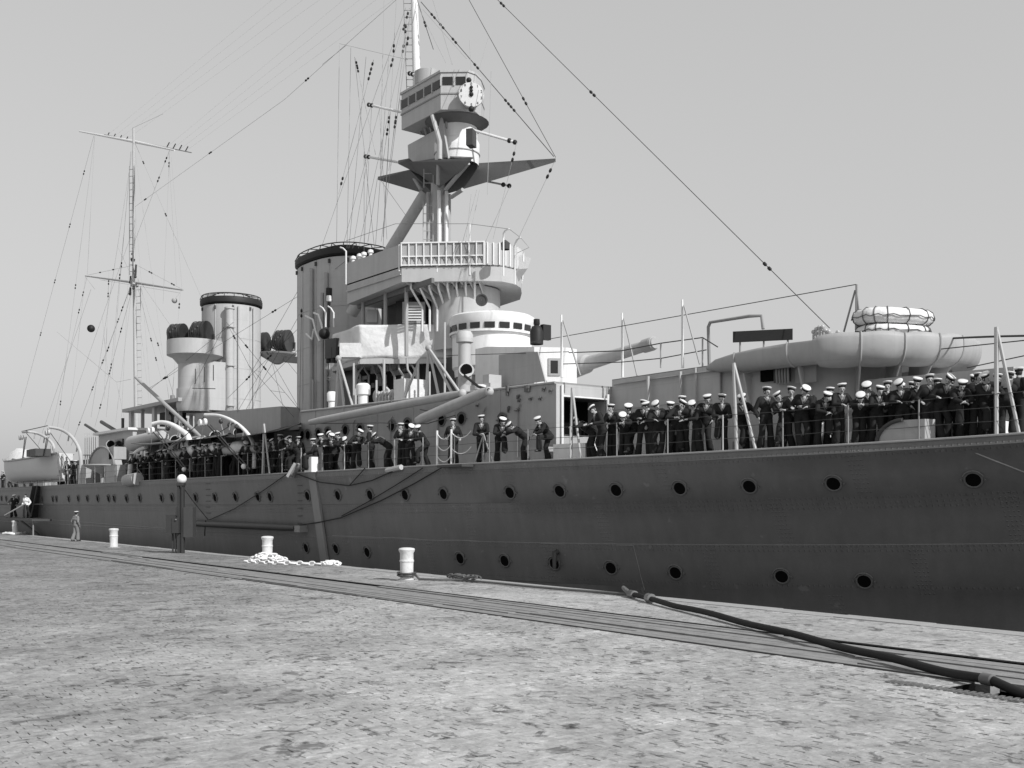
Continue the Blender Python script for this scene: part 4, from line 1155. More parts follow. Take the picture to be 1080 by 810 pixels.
# after gun with long barrel and house
g2 = empty('after_gun', parent=ship)
hp = [P(104, 459, 22.6), P(140, 459, 22.6)]
MB().prism([(hp[0].x, 22.6), (hp[1].x, 22.6), (hp[1].x, 27.5), (hp[0].x, 27.5)], P(110, 496, 22.6).z, hp[0].z).build('house', M_LIGHT, g2)
MB().box(((hp[0].x + hp[1].x) / 2, 24.9, hp[0].z + .06), (hp[1].x - hp[0].x + .3, 5.3, .16)).build('roof', M_WHITE, g2)
MB().box(P(126, 469, 22.55), (1.5, .12, .72)).build('window_pane', M_GLASS, g2)
MB().tube([P(140, 468, 22.0), P(158, 463, 21.6), P(172, 458.5, 21.4)], [.48, .40, .22], 18).build('canvas_cover', M_LIGHT, g2, smooth=True)
c_ = P(107, 495, 21.6)
MB().plate([c_ + Vector((1.95 * math.cos(D2R(a_)) * 1.4, 0, 1.45 * math.sin(D2R(a_)))) for a_ in range(0, 181, 12)], .5, (0, 1, 0)).build('curved_shield', M_HOUSE, g2)
MB().tube([c_ + Vector((1.98 * math.cos(D2R(a_)) * 1.4, -.02, 1.48 * math.sin(D2R(a_)))) for a_ in range(0, 181, 12)], .07, 6).build('shield_rim', M_MID, g2, smooth=True)
MB().tube([P(90, 448, 23), P(104, 457, 23)], .10, 8).build('small_barrel', M_DARK, g2, smooth=True)
MB().tube([P(107, 445, 23), P(128, 458, 23)], .13, 8).build('small_barrel', M_DARK, g2, smooth=True)
MB().tube([P(129.5, 441, 23), P(129.5, 458, 23)], .1, 8).build('pole', M_DARK, g2)
for (x0, x1) in ((83.5, 92), (113, 125)):
    a, c_ = P(x0, 512, 21.0), P(x1, 490, 21.0)
    MB().box(((a.x + c_.x) / 2, 21.15, (3.45 + c_.z) / 2), (c_.x - a.x, .5, c_.z - 3.45)).build('support', M_HOUSE, g2)
MB().lathe(P(108, 500, 21.3), [(.1, -.8), (.15, 0), (1.2, .55), (1.2, .62)], 16).build('gun_mount', M_HOUSE, g2, smooth=True)
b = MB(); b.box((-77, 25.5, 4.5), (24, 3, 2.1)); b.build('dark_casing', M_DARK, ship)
b = MB(); b.box((-118, 26.5, 4.0), (40, 4, 1.2)); b.build('after_casing', M_HOUSE, ship)
b = MB()
for k in range(7):
    x = 90 + k * 2.2; p = P(x, 494, 23.2); b.tube([p, p + Vector((0, 0, 2.6))], .05, 5)
for z in (5.6, 6.2, 6.8): b.tube([P(88, 480, 23.2) * 1 + Vector((0, 0, 0)), P(104, 480, 23.2)], .04, 5)
b.build('rail_frame', M_LIGHT, ship)
# fairlead ring on deck edge
p = off_hull(142, 507.5, .1); MB().tube([p + Vector((-1.0, 0, .05)), p + Vector((.8, 0, .12))], .36, 14).build('canvas_roll', M_HOUSE, ship, smooth=True)

# ---------------------------------------------------------------- davits and their gear
def davit(pts, Y, r0=.13, r1=.09, m=M_WHITE):
    r0 *= .8; r1 *= .8
    d = empty('davit', parent=ship)
    # smooth through the given pixels
    P3 = [P(x, y, yy) for (x, y, yy) in pts]
    out = []
    for i in range(len(P3) - 1):
        p0, p1, p2, p3 = P3[max(i - 1, 0)], P3[i], P3[i + 1], P3[min(i + 2, len(P3) - 1)]
        for k in range(5):
            t = k / 5
            out.append(.5 * ((2 * p1) + (p2 - p0) * t + (2 * p0 - 5 * p1 + 4 * p2 - p3) * t * t + (3 * p1 - p0 - 3 * p2 + p3) * t ** 3))
    out.append(P3[-1])
    rs = [lerp(r0, r1, i / (len(out) - 1)) for i in range(len(out))]
    MB().tube(out, rs, 10).build('arm', m, d, smooth=True)
    e = out[-1]
    for o_ in (-.35, .25):
        MB().lathe(e + Vector((o_, -.1, -.38)), [(.01, -.07), (.17, -.07), (.19, 0), (.17, .07), (.01, .07)], 14, M=Matrix.Rotation(D2R(90), 3, 'X')).build('block', m, d, smooth=True)
    for f_ in (.25, .45, .65):
        q_ = out[int(f_ * (len(out) - 1))]
        MB().tube([q_, q_ + Vector((-.1, -.05, -.45))], .05, 6).build('eye_bolt', m, d)
    return out
d1 = davit([(268, 494, 21.0), (267.5, 470, 21.0), (260, 456, 21.0), (247, 445, 20.8), (232, 438.5, 20.6), (216, 437.5, 20.3)], 21)
d2 = davit([(200, 497, 21.0), (199.5, 464, 21.0), (191, 454, 21.0), (180, 447.5, 20.8), (170, 445.5, 20.6), (161, 447, 20.3)], 21, .22, .13)
d3 = davit([(176, 498, 21.4), (178, 477, 21.4), (184, 468, 21.4), (192, 463.5, 21.3), (197, 462, 21.2)], 21, .16, .12)
d4 = davit([(137, 502, 21.0), (138.5, 486, 21.0), (142, 479, 21.0), (148, 474, 20.9), (154, 471.5, 20.8)], 21, .2, .14)
def fall(pts, r, name='boat_fall', m=M_DARK): wire(pts, r, name, m)
fall([P(219, 448, 20.2), P(240, 472, 20.2), P(262, 497, 20.3)], .035)
fall([P(222, 448, 20.2), P(243, 472, 20.2), P(264, 495, 20.3)], .03)
fall([P(161, 455, 20.2), P(180, 477, 20.2), P(196, 497, 20.3)], .035)
fall([P(164, 452, 20.2), P(183, 477, 20.2), P(198, 496, 20.3)], .03)
MB().ball(P(257, 492, 20.2), .13, 8, 5).build('fall_block', M_WHITE, ship, smooth=True)
MB().ball(P(194, 495, 20.2), .12, 8, 5).build('fall_block', M_WHITE, ship, smooth=True)
# rolled boat-boom with white lashings along the rail
rb = spar('lower_boom', P(176, 479.5, 20.9), P(272, 473.5, 20.9), .22, M_HOUSE)
for x, w in ((205, .5), (226, .9), (252, .7)):
    p = P(x, 477.5 - (x - 176) * .0625, 20.9)
    MB().tube([p + Vector((-w, 0, 0)), p + Vector((-w * .5, 0, .06)), p + Vector((w * .5, 0, .06)), p + Vector((w, 0, 0))], [.18, .30, .30, .18], 10).build('boom_lashing', M_WHITE, rb, smooth=True)
spar('derrick_boom', P(143, 398, 23.5), P(212, 461, 23.0), .12, M_HOUSE)
# gear amidships: cowl ventilators, reels, lockers, oars and rope falls behind the crowd
for (x, y, Y, h, r) in ((172, 462, 23.0, 1.6, .26), (186, 466, 22.4, 1.3, .22), (228, 462, 23.6, 1.4, .24), (252, 458, 24.0, 1.2, .2), (118, 470, 22.4, 1.2, .2)):
    c_ = P(x, y, Y); v_ = empty('cowl_ventilator', parent=ship)
    MB().tube([(c_.x, Y, c_.z - h - 1.2), (c_.x, Y, c_.z - .3), (c_.x + .1, Y - .05, c_.z), (c_.x + .42, Y - .2, c_.z + .06)], [r * .8, r * .8, r, r * 1.5], 14).build('cowl', M_LIGHT, v_, smooth=True)
    MB().tube([(c_.x + .40, Y - .19, c_.z + .06), (c_.x + .44, Y - .205, c_.z + .062)], r * 1.25, 14).build('mouth', M_VOID, v_)
for (x, y, Y) in ((160, 470, 22.8), (214, 468, 22.6), (240, 468, 22.8), (290, 470, 23)):
    MB().lathe(P(x, y, Y), [(.01, -.4), (.38, -.4), (.38, -.34), (.22, -.3), (.22, .3), (.38, .34), (.38, .4), (.01, .4)], 16, M=Matrix.Rotation(D2R(90), 3, 'Y')).build('hose_reel', M_HOUSE, ship, smooth=True)
for (x, y, Y, w, h) in ((150, 472, 23, 1.2, .8), (196, 470, 23, 1.6, .7), (262, 466, 23.4, 1.4, .9), (302, 464, 23, 1.0, .8), (124, 478, 22, 1, .8)):
    MB().box(P(x, y, Y), (w, .8, h)).build('ready_locker', random.choice((M_HOUSE, M_LIGHT, M_MID)), ship)
for k in range(6):
    x = 150 + k * 8; spar('stowed_oar', P(x - 20, 470 - k * .6, 22.6), P(x + 26, 464 - k * .8, 22.9), .05, M_LIGHT)
for (x0, y0, x1, y1) in ((161, 449, 158, 480), (216, 440, 208, 478), (178, 449, 170, 476), (232, 441, 240, 470), (250, 447, 246, 472), (199, 465, 210, 492), (268, 470, 282, 492), (140, 484, 150, 500), (215, 440, 180, 470), (246, 446, 214, 462)):
    a_, c_ = P(x0, y0, 20.7), P(x1, y1, 21.0)
    wire([lerp(a_, c_, k / 6) - Vector((0, 0, .5 * (k / 6) * (1 - k / 6))) for k in range(7)], .022, 'boat_tackle', random.choice((M_DARK, M_ROPE, M_HOUSE)))
    MB().ball(lerp(a_, c_, .12), .12, 8, 5).build('tackle_block', M_DARK, ship, smooth=True)
# ---- A-frame awning stanchions along the rail
def aframe(xt, yt, feet, d_in, r=.05, m=M_LIGHT):
    for j, fx in enumerate(feet):
        f_ = on_deck(fx, d_in); 
        t = P(xt, yt, f_.y) if j == 0 else t
        if j == 0: t = Vector((f_.x + (P(xt, yt, f_.y).x - f_.x), f_.y, P(xt, yt, f_.y).z))
        MB().tube([f_, t], r * (1.0 if j == 0 else .8), 7).build('awning_stanchion', m, ship, smooth=True)
aframe(278.5, 447, (277, 284.5), .12)
aframe(603.5, 409, (602, 612.5), .25)
aframe(774, 383, (777, 797), .15, .055)
aframe(1051, 345, (1051, 1075), .15, .055)
# tall posts on the deckhouse and shelter tops, with props
for (x, yt, yb, xp, ypb, Y) in ((592, 332, 398, 612, 396, 23.6), (656, 330, 398, 672, 396, 25.9), (719.5, 316, 388, 738, 384, 25.7)):
    t, f_ = P(x, yt, Y), P(x + .5, yb, Y)
    MB().tube([f_, t], [.05, .035], 7).build('awning_stanchion', M_WHITE, ship, smooth=True)
    MB().tube([P(xp, ypb, Y), P(x + 2, yt + 6, Y)], .03, 6).build('stanchion_prop', M_HOUSE, ship, smooth=True)
MB().tube([P(903.5, 348, 26.2), P(903.5, 300, 26.2)], [.05, .035], 7).build('awning_stanchion', M_MID, ship, smooth=True)
MB().tube([P(890, 350, 26.2), P(902, 306, 26.2)], .03, 6).build('stanchion_prop', M_MID, ship, smooth=True)
MB().tube([P(908, 346, 26.2), P(903.5, 304, 26.2)], .02, 6).build('stanchion_prop', M_MID, ship, smooth=True)
# rails on shelter roof
for x in (697, 741):
    t = P(x, 357 if x > 700 else 362, 25.8); MB().tube([P(x, 388, 25.8), t], .03, 6).build('roof_stanchion', M_HOUSE, ship)
wire([P(600, 372, 25.8), P(655, 370, 25.8), P(697, 362, 25.8), P(741, 356, 25.8), P(757, 366, 25.8)], .02, 'roof_wire')
wire([P(592, 384, 25.8), P(655, 382, 25.8), P(697, 378, 25.8), P(745, 369, 25.8)], .018, 'roof_wire')

# ---------------------------------------------------------------- foremast tripod and control top
fm = empty('foremast', parent=ship)
MX = P(462, 250, YC).x
zf = lambda y, Zd=49.5: CAMH + (Y0 - y) * Zd / FPX
def fmp(x, y): return P(x, y, YC)
MB().tube([(MX, YC, 6.4), (MX, YC, zf(130))], [.36, .33], 18).build('main_pole', M_LIGHT, fm, smooth=True)
for (dx, dy) in ((.45, -.25), (.25, .45), (-.1, -.48), (.55, .1)):
    MB().tube([(MX + dx, YC + dy, 11), (MX + dx, YC + dy, zf(205))], .09, 8).build('mast_pipe', M_WHITE if dx > .3 else M_HOUSE, fm, smooth=True)
tt = fmp(449, 203); 
for sgn in (-1, 1):
    f_ = Vector((-46.2, YC + sgn * 3.2, 6.4)) if sgn > 0 else None
    if sgn < 0:
        g_ = P(416, 257, 27.0); u = (g_ - tt); f_ = tt + u * ((tt.z - 11.7) / (tt.z - g_.z))
    else:
        f_ = Vector((f_.x, f_.y, 6.4))
    MB().tube([tt if sgn < 0 else tt + Vector((0, .4, 0)), f_], [.27, .30], 16).build('tripod_leg', M_LIGHT, fm, smooth=True)
def ladder(a, c, w, dirv, name, parent, rung=.34, r=.02, m=M_WHITE):
    a, c = Vector(a), Vector(c); dv = Vector(dirv).normalized() * w / 2
    l = empty(name, parent=parent) if False else None
    mb = MB()
    mb.tube([a - dv, c - dv], r, 5); mb.tube([a + dv, c + dv], r, 5)
    n = int((c - a).length / rung)
    for k in range(n):
        p = lerp(a, c, (k + .5) / n); mb.tube([p - dv, p + dv], r * .8, 4)
    mb.build(name, m, parent)
ladder(P(451.5, 257, 26.8), P(451.5, 212, 26.8), .45, (.6, .8, 0), 'ladder', fm, m=M_LIGHT)
# topmast
topx = P(438, 0, YC - .2)
MB().tube([P(440, 100, YC), P(437, 0, YC), P(434.5, -70, YC)], [.20, .17, .12], 14).build('topmast', M_WHITE, fm, smooth=True)
ladder(P(433.5, 95, YC - .25), P(430, 0, YC - .25), .4, (.6, .8, 0), 'ladder', fm, m=M_MID)
# starfish arms under the control top
ctr = fmp(462, 196)
def arm(tip, rootL, rootR, rootB, t=.12):
    tip = Vector(tip)
    mb = MB()
    vs = [tip + Vector((0, 0, .08)), tip + Vector((0, 0, -.08)), rootL, rootR, rootB]
    mb.add(vs, [(0, 2, 3), (1, 4, 2), (1, 3, 4), (0, 1, 2), (0, 3, 1), (2, 4, 3)])
    return mb
z_t, z_b = zf(172), zf(207)
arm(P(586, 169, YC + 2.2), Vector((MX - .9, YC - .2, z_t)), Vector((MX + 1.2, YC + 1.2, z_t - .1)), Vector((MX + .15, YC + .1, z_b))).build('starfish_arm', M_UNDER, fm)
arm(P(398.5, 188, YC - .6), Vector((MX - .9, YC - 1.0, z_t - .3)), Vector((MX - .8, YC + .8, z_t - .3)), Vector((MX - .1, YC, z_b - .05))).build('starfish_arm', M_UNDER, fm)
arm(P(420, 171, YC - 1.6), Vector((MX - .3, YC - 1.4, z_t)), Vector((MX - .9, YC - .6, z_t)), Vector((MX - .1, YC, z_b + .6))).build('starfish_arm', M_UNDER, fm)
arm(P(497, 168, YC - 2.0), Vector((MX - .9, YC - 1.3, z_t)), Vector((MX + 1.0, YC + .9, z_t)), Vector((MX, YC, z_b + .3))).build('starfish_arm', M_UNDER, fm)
for (x0, y0, x1, y1, Y) in ((470, 200, 494, 172, 26.6), (462, 195, 463, 148, 26.2), (444, 200, 434, 183, 27), (476, 208, 488, 200, 27.2)):
    MB().tube([P(x0, y0, Y), P(x1, y1, Y)], .09, 8).build('strut', M_HOUSE, fm, smooth=True)
ladder(P(452, 198, 26.6), P(452, 178, 26.6), .42, (.6, .8, 0), 'ladder', fm, m=M_LIGHT)
# control top
ct = empty('control_top', parent=ship)
Rv, Fv = Vector((ST, CT, 0)), Vector((-CT, ST, 0))
# lower drum on a tapered tub
c0 = P(482, 150, YC - .15); c0 = Vector((c0.x, c0.y, 0)); zc = lambda y: CAMH + (Y0 - y) * 47.0 / FPX
MB().lathe(c0, [(.98, zc(168)), (1.02, zc(152)), (1.02, zc(145)), (.98, zc(143)), (.92, zc(142)), (.92, zc(128))], 36).build('drum', M_WHITE, ct, smooth=True, angle=30)
MB().lathe(c0, [(1.0, zc(157)), (1.05, zc(157)), (1.05, zc(156)), (1.0, zc(156))], 36).build('drum_band', M_LIGHT, ct)
MB().box(P(497, 146, YC - 1.0), (.3, .5, .7), rz=.6).build('drum_door', M_DARK, ct)
MB().plate([P(430, 153, 27.0), P(467, 133, 26.4), P(473, 166, 26.4), P(431, 173, 27.0)], .06, (.3, .9, 0)).build('side_screen', M_LIGHT, ct)
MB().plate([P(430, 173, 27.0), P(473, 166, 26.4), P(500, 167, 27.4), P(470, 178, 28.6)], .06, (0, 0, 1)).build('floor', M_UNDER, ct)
MB().plate([P(459, 150, 26.3), P(465, 122, 26.3), P(473, 168, 26.3)], .08, (.3, .9, 0)).build('side_bracket', M_HOUSE, ct)
# upper box: flat sides, rounded front
e0, e1 = P(423.5, 110, 25.95), P(464.8, 90, 25.95)
ub = [Vector((e0.x, 25.95, 0)), Vector((e1.x, 25.95, 0)), Vector((-37.72, 26.85, 0)), Vector((-37.75, 27.3, 0)), Vector((-38.1, 27.85, 0)), Vector((-38.75, 28.5, 0)), Vector((-39.6, 29.0, 0)), Vector((e0.x, 29.25, 0))]
zs = lambda y: CAMH + (Y0 - y) * 46.3 / FPX
z_bot, z_mid, z_top = zs(115.5), zs(98), zs(76.5)
MB().prism([(p.x, p.y) for p in ub], z_bot, z_mid, top=False).build('lower_wall', M_LIGHT, ct)
MB().prism([(p.x * 1.0, p.y) for p in ub], z_mid + .003, z_top).build('upper_wall', M_LIGHT, ct)
ctr_ = sum(ub, Vector()) / len(ub)
MB().prism([tuple((ctr_ + (p - ctr_) * 1.03)[:2]) for p in ub], z_top, z_top + .10).build('roof', M_LIGHT, ct)
MB().prism([tuple((ctr_ + (p - ctr_) * 1.02)[:2]) for p in ub], z_mid - .06, z_mid).build('ledge', M_MID, ct)
MB().lathe(P(451, 84, YC - .3), [(.62, -.3), (.62, .3), (.5, .38), (.01, .4)], 22).build('roof_dome', M_HOUSE, ct, smooth=True)
def wall_windows(a, c, z, h, n, inset, parent, w=.8):
    t = (c - a); L = t.length; t.normalize(); nn = Vector((t.y, -t.x, 0))
    for k in range(n):
        p = a + t * (L * (k + .5) / n) + nn * inset
        MB().box((p.x, p.y, z), (L / n * w, .04, h), rz=math.atan2(t.y, t.x)).build('window_pane', M_GLASS, parent)
        q_ = a + t * (L * k / n) + nn * (inset + .01)
        MB().box((q_.x, q_.y, z), (.05, .06, h + .1), rz=math.atan2(t.y, t.x)).build('window_bar', M_LIGHT, parent)
wall_windows(ub[0], ub[1], z_top - .47, .36, 5, .015, ct)
wall_windows(ub[1], ub[2], z_top - .37, .34, 2, .015, ct, .72)
tq = (ub[1] - ub[0]).normalized(); nq = Vector((tq.y, -tq.x, 0))
# range clock dial
M_DIAL = mat('dial_enamel', 0.60, 0.5, 0.08, 5)
dc = P(497, 100, 26.75); dn = (Vector((0, 0, dc.z)) * 0 + Vector((.86, -.5, .05))).normalized()
xv = Vector((0, 0, 1)).cross(dn).normalized(); yv = dn.cross(xv); Rd = Matrix((xv, yv, dn)).transposed()
dial = MB().lathe(dc, [(.01, -.06), (.54, -.06), (.56, .0), (.54, .04), (.01, .05)], 36, M=Rd)  .build('range_clock', M_DIAL, ct, smooth=True, angle=30)
for k in range(10):
    a_ = D2R(90 - 36 * k); p = dc + (xv * math.cos(a_) + yv * math.sin(a_)) * .46 + dn * .055
    fc = bpy.data.curves.new('numeral', 'FONT'); fc.body = str(k); fc.size = .17; fc.extrude = .004
    fc.align_x = 'CENTER'; fc.align_y = 'CENTER'; fc.materials.append(M_DARK)
    tmp = bpy.data.objects.new('tmp', fc); COL.objects.link(tmp)
    nme = bpy.data.meshes.new_from_object(tmp.evaluated_get(bpy.context.evaluated_depsgraph_get())); nme.name = 'numeral'
    bpy.data.objects.remove(tmp)
    fo = bpy.data.objects.new('numeral', nme); COL.objects.link(fo); fo.parent = dial
    fo.matrix_local = Matrix.Translation(p) @ Rd.to_4x4()
MB().bar(dc + dn * .07 - yv * .12, dc + dn * .07 + yv * .30, .07, .02).build('clock_hand', M_BLACK, dial)
MB().ball(dc + dn * .06, .10, 10, 6).build('clock_hub', M_BLACK, dial, smooth=True)
for off in (.16, .30): MB().ball(dc + dn * .08 + yv * off, .075, 8, 5).build('clock_hand', M_BLACK, dial, smooth=True)
MB().ball(dc + yv * .64 - xv * .1, .12, 8, 5).build('dial_lamp', M_BLACK, dial, smooth=True)
MB().ball(dc - yv * .62, .13, 8, 5).build('dial_lamp', M_BLACK, dial, smooth=True)
MB().lathe(dc - dn * .04, [(.5, -.02), (.42, -.5), (.2, -.55)], 24, M=Rd).build('dial_back', M_HOUSE, ct, smooth=True)
# supports between the box and the drum
MB().lathe(c0, [(.8, zc(130)), (1.45, z_bot - .02)], 24).build('cone_support', M_UNDER, ct, smooth=True)
for k in range(6):
    x = 440 + k * 6; MB().tube([P(x, 120 + (5 - k), 26.6), P(x + 1, 132, 26.6), P(x + 4, 142, 26.8)], .06, 6).build('voice_pipe', M_HOUSE, ct, smooth=True)
MB().tube([P(456, 122, 25.9), P(464, 150, 26.0), P(464, 168, 26.0)], .10, 8).build('derrick_post', M_LIGHT, ct, smooth=True)
# signal poles with insulators
def pole_ins(a, c, r, tipfirst=True, m=M_WHITE):
    o = MB().tube([a, c], r, 7).build('signal_pole', m, fm, smooth=True)
    d = (c - a).normalized(); tip = a
    for k in (0, .28):
        MB().ball(tip + d * k, .11, 8, 5).build('insulator', M_BLACK, fm, smooth=True)
pole_ins(P(389, 110.5, 26.6), P(434, 121, 26.8), .06)
pole_ins(P(385.5, 165, 26.6), P(430, 173, 26.9), .06)
pole_ins(P(543, 150, 28.4), P(498, 137, 27.4), .06)
pole_ins(P(537, 196, 29.3), P(512, 191, 28.6), .045, m=M_HOUSE)
pole_ins(P(432, 77.5, 27.2), P(449, 82, 27.2), .06)

# ---------------------------------------------------------------- mainmast
mm = empty('mainmast', parent=ship)
MB().tube([P(144, 470, YC), P(142, 300, YC)], [.17, .15], 12).build('lower_mast', M_LIGHT, mm, smooth=True)
MB().tube([P(141, 300, YC - .3), P(141, 135, YC - .3)], [.12, .085], 10).build('topmast', M_LIGHT, mm, smooth=True)
ladder(P(147.5, 430, YC - .2), P(145.5, 302, YC - .2), .42, (.8, .6, 0), 'ladder', mm, .5, .035, M_LIGHT)
ladder(P(138.6, 290, YC - .5), P(138.6, 175, YC - .5), .36, (.8, .6, 0), 'ladder', mm, .5, .03, M_MID)
MB().tube([P(84, 138.5, YC - .2), P(142, 149.5, YC), P(184, 158.5, YC + .2)], [.06, .11, .06], 8).build('top_yard', M_WHITE, mm, smooth=True)
MB().tube([P(110, 142, YC + .6), P(202, 161, YC + .6)], .035, 6).build('aerial_spreader', M_MID, mm)
MB().tube([P(90, 291, YC - .2), P(142, 298, YC), P(193, 306, YC + .2)], [.05, .10, .05], 8).build('lower_yard', M_HOUSE, mm, smooth=True)
for k in range(9):
    p = P(140 + random.uniform(-3, 3), 262 + k * 6, YC - .3); MB().ball(p, random.uniform(.1, .2), 7, 4).tube([p, p + Vector((.1, 0, .5))], .08, 5).build('masthead_gear', M_DARK, mm, smooth=True)
MB().lathe(P(142, 298, YC), [(.3, -.3), (.34, 0), (.3, .3)], 12).build('mast_band', M_HOUSE, mm, smooth=True)
MB().ball(P(96, 346.5, YC - 1), .32, 14, 8).build('signal_ball', M_BLACK, mm, smooth=True)
MB().ball(P(96 + 88, 317, YC), .2, 10, 6).build('signal_ball', M_HOUSE, mm, smooth=True)
for k in range(4):
    for x0, y0 in ((113, 144), (176, 155)):
        p = P(x0 + k * 6.5, y0 + k * 1.5, YC + .6)
        MB().tube([p, p + Vector((.25, .1, .3))], .04, 5).build('insulator', M_DARK, mm)

# ---------------------------------------------------------------- rigging
rig = empty('rigging', parent=ship)
def stay(x0, y0, Y0_, x1, y1, Y1, r=.016, ins=(), sag=0.0, m=M_WIRE):
    a, c = P(x0, y0, Y0_), P(x1, y1, Y1)
    pts = [lerp(a, c, k / 6) - Vector((0, 0, sag * 4 * (k / 6) * (1 - k / 6))) for k in range(7)] if sag else [a, c]
    s = wire(pts, r, 'stay', m, rig)
    u = (c - a).normalized()
    for t in ins:
        p = lerp(a, c, t) - Vector((0, 0, sag * 4 * t * (1 - t)))
        for dd in (-.13, .13):
            MB().tube([p + u * (dd - .09), p + u * (dd - .05), p + u * (dd + .05), p + u * (dd + .09)], [.02, .055, .055, .02], 7).build('insulator', M_BLACK, s, smooth=True)
W = M_WIREL
stay(520, -5, YC, 875, 346, 26.8, .013, (.04, .38, .865))
stay(444, 2, YC, 584, 165, YC + 2, .018, (.1, .17, .27, .44, .67, .71))
stay(492, -5, YC, 586, 166, YC + 2.2, .014, (.66,))
stay(440, 0, YC, 457, 52, YC - .5, .016, (.5,))
stay(455, -5, YC, 477, 68, YC - .5, .012, m=W)
stay(560, 361, 25.5, 903, 300, 26.2, .014)
stay(600, 371, 25.8, 470, 375, 24, .014)
stay(985, 358, 27.6, 1100, 354, 26.5, .03, sag=-.02)
stay(965, 371, 27.2, 1100, 357, 26.5, .016)
stay(1020, 388, 27.6, 1100, 371, 26.5, .016)
stay(985, 357, 27.6, 972, 332, 27.6, .012)
# shrouds and halyards down from the foremast yardarms
for (x0, y0, x1, y1, ins) in ((375, 62, 396, 163, (.06, .12)), (394, 63, 357, 205, (.05, .12, .9)), (398, 188, 388, 255, ()), (405, 0, 401, 178, ()), (418, 0, 404, 260, (.2,)), (430, 10, 414, 150, (.15, .3)),
                              (358, 48, 355, 255, ()), (370, 50, 366, 262, ()), (374, 60, 395, 262, ()), (384, 160, 384, 265, ()), (386, 60, 368, 262, ()), (410, 60, 396, 260, ()), (414, 75, 404, 250, ()), (411, 120, 402, 185, (.1, .3)), (418, 120, 410, 180, (.1, .2)),
                              (432, 8, 420, 50, (.2, .5)), (427, 20, 424, 72, ()), (515, 40, 505, 75, ()), (495, 42, 497, 74, ()), (518, 75, 514, 205, ()), (506, 200, 494, 255, ()), (503, 200, 488, 255, ()), (497, 205, 492, 250, ()), (400, 188, 430, 230, ())):
    stay(x0, y0, YC - .5, x1, y1, YC - 1.6, .010, ins, m=W)
for (x0, y0, x1, y1) in ((436, 2, 378, 262), (434, 4, 402, 255), (433, 20, 412, 175), (392, 112, 384, 262), (388, 166, 372, 262), (400, 112, 408, 252), (423, 30, 362, 258), (440, 5, 470, 66), (446, 10, 492, 62), (545, 150, 520, 252), (538, 196, 512, 255), (585, 170, 545, 255), (428, 8, 340, 258)):
    stay(x0, y0, YC - .5, x1, y1, YC - 1.2, .008, (.15,) if x0 % 2 else (), m=W)
for (x0, y0, x1, y1) in ((141, 150, 96, 440), (141, 180, 128, 440), (141, 200, 160, 430), (141, 150, 178, 420), (100, 143, 92, 290), (180, 158, 192, 305), (141, 240, 60, 470), (143, 300, 158, 430), (141, 290, 122, 445), (90, 292, 70, 470)):
    stay(x0, y0, YC - .5, x1, y1, YC - 1.2, .008, (.3,) if x1 % 2 else (), m=W)
stay(340, 68, YC, 365, 48, YC, .009, m=W)
stay(358, 46, YC, 430, 63, YC, .010, m=W)
# aerial between the masts
stay(141, 219, YC, 300, 105, YC, .009, (.1, .58), m=W); stay(300, 105, YC, 440, -20, YC, .009, (.2,), m=W)
for k in range(4):
    stay(113 + k * 6.5, 143 + k * 1.6, YC + .6, 420 + k * 9, -110 + k * 10, YC + .6, .0025, m=W)
    stay(176 + k * 6.5, 155 + k * 1.6, YC + .6, 470 + k * 9, -90 + k * 10, YC + .6, .0025, m=W)
# mainmast shrouds
for (x0, y0, x1, y1, ins) in ((99, 143, 22, 430, (.12, .3, .5, .7)), (100, 143, 60, 455, (.5, .9)), (138, 160, 118, 400, (.5,)), (138, 170, 112, 440, (.45, .8)), (142, 150, 215, 320, (.15, .5)), (179, 158, 140, 260, (.1, .3)), (179, 158, 172, 320, (.1,)), (178, 160, 186, 300, ()),
                              (138, 300, 108, 385, (.3, .8)), (138, 302, 75, 470, (.2, .45, .62, .85)), (140, 303, 100, 450, (.3, .6, .85)), (145, 302, 170, 400, (.6, .8)), (150, 300, 205, 380, ()), (148, 302, 184, 420, (.55,)), (92, 291, 50, 470, (.1, .2)), (90, 292, 100, 305, ()), (96, 305, 40, 470, ()),
                              (192, 306, 184, 316, ()), (190, 310, 180, 440, (.1,)), (60, 350, 123, 403, ()), (123, 403, 138, 400, ()), (123, 404, 132, 445, ()), (115, 285, 110, 420, (.1, .2)), (108, 335, 114, 398, ()), (124, 260, 141, 296, ()), (172, 120, 140, 135, ()),
                              (93, 290, 140, 280, (.3, .6)), (192, 305, 145, 280, (.2, .7)), (105, 295, 190, 309, ())):
    stay(x0, y0, YC, x1, y1, YC - 1.5, .011, ins, m=W)
# wires between the funnels
for (x0, y0, Ya, x1, y1, Yb, ins) in ((158, 409, 24, 315, 312, 26, (.13, .28, .86)), (158, 411, 24, 246, 340, 24, (.2,)), (239, 340, 25, 318, 435, 24, (.3, .55)), (240, 342, 25, 270, 400, 24, (.25,)), (262, 398, 26, 318, 300, 26, ()), (255, 440, 25, 317, 330, 26, ()),
                                (275, 360, 30, 318, 435, 26, (.2,)), (282, 362, 30, 300, 435, 27, ()), (205, 405, 24, 236, 345, 25, ()), (316, 312, 26, 365, 275, 26, ()), (316, 330, 26, 345, 300, 26, ()), (240, 420, 25, 316, 345, 26, (.3, .6)), (310, 440, 24, 262, 385, 25, ()), (287, 362, 30, 318, 400, 27, ()),
                                (318, 325, 25, 316, 435, 25, (.05,)), (250, 435, 24.5, 300, 350, 28, ()), (268, 415, 25, 318, 365, 26, ()), (285, 412, 28, 300, 414, 28, ())):
    stay(x0, y0, Ya, x1, y1, Yb, .010, ins)

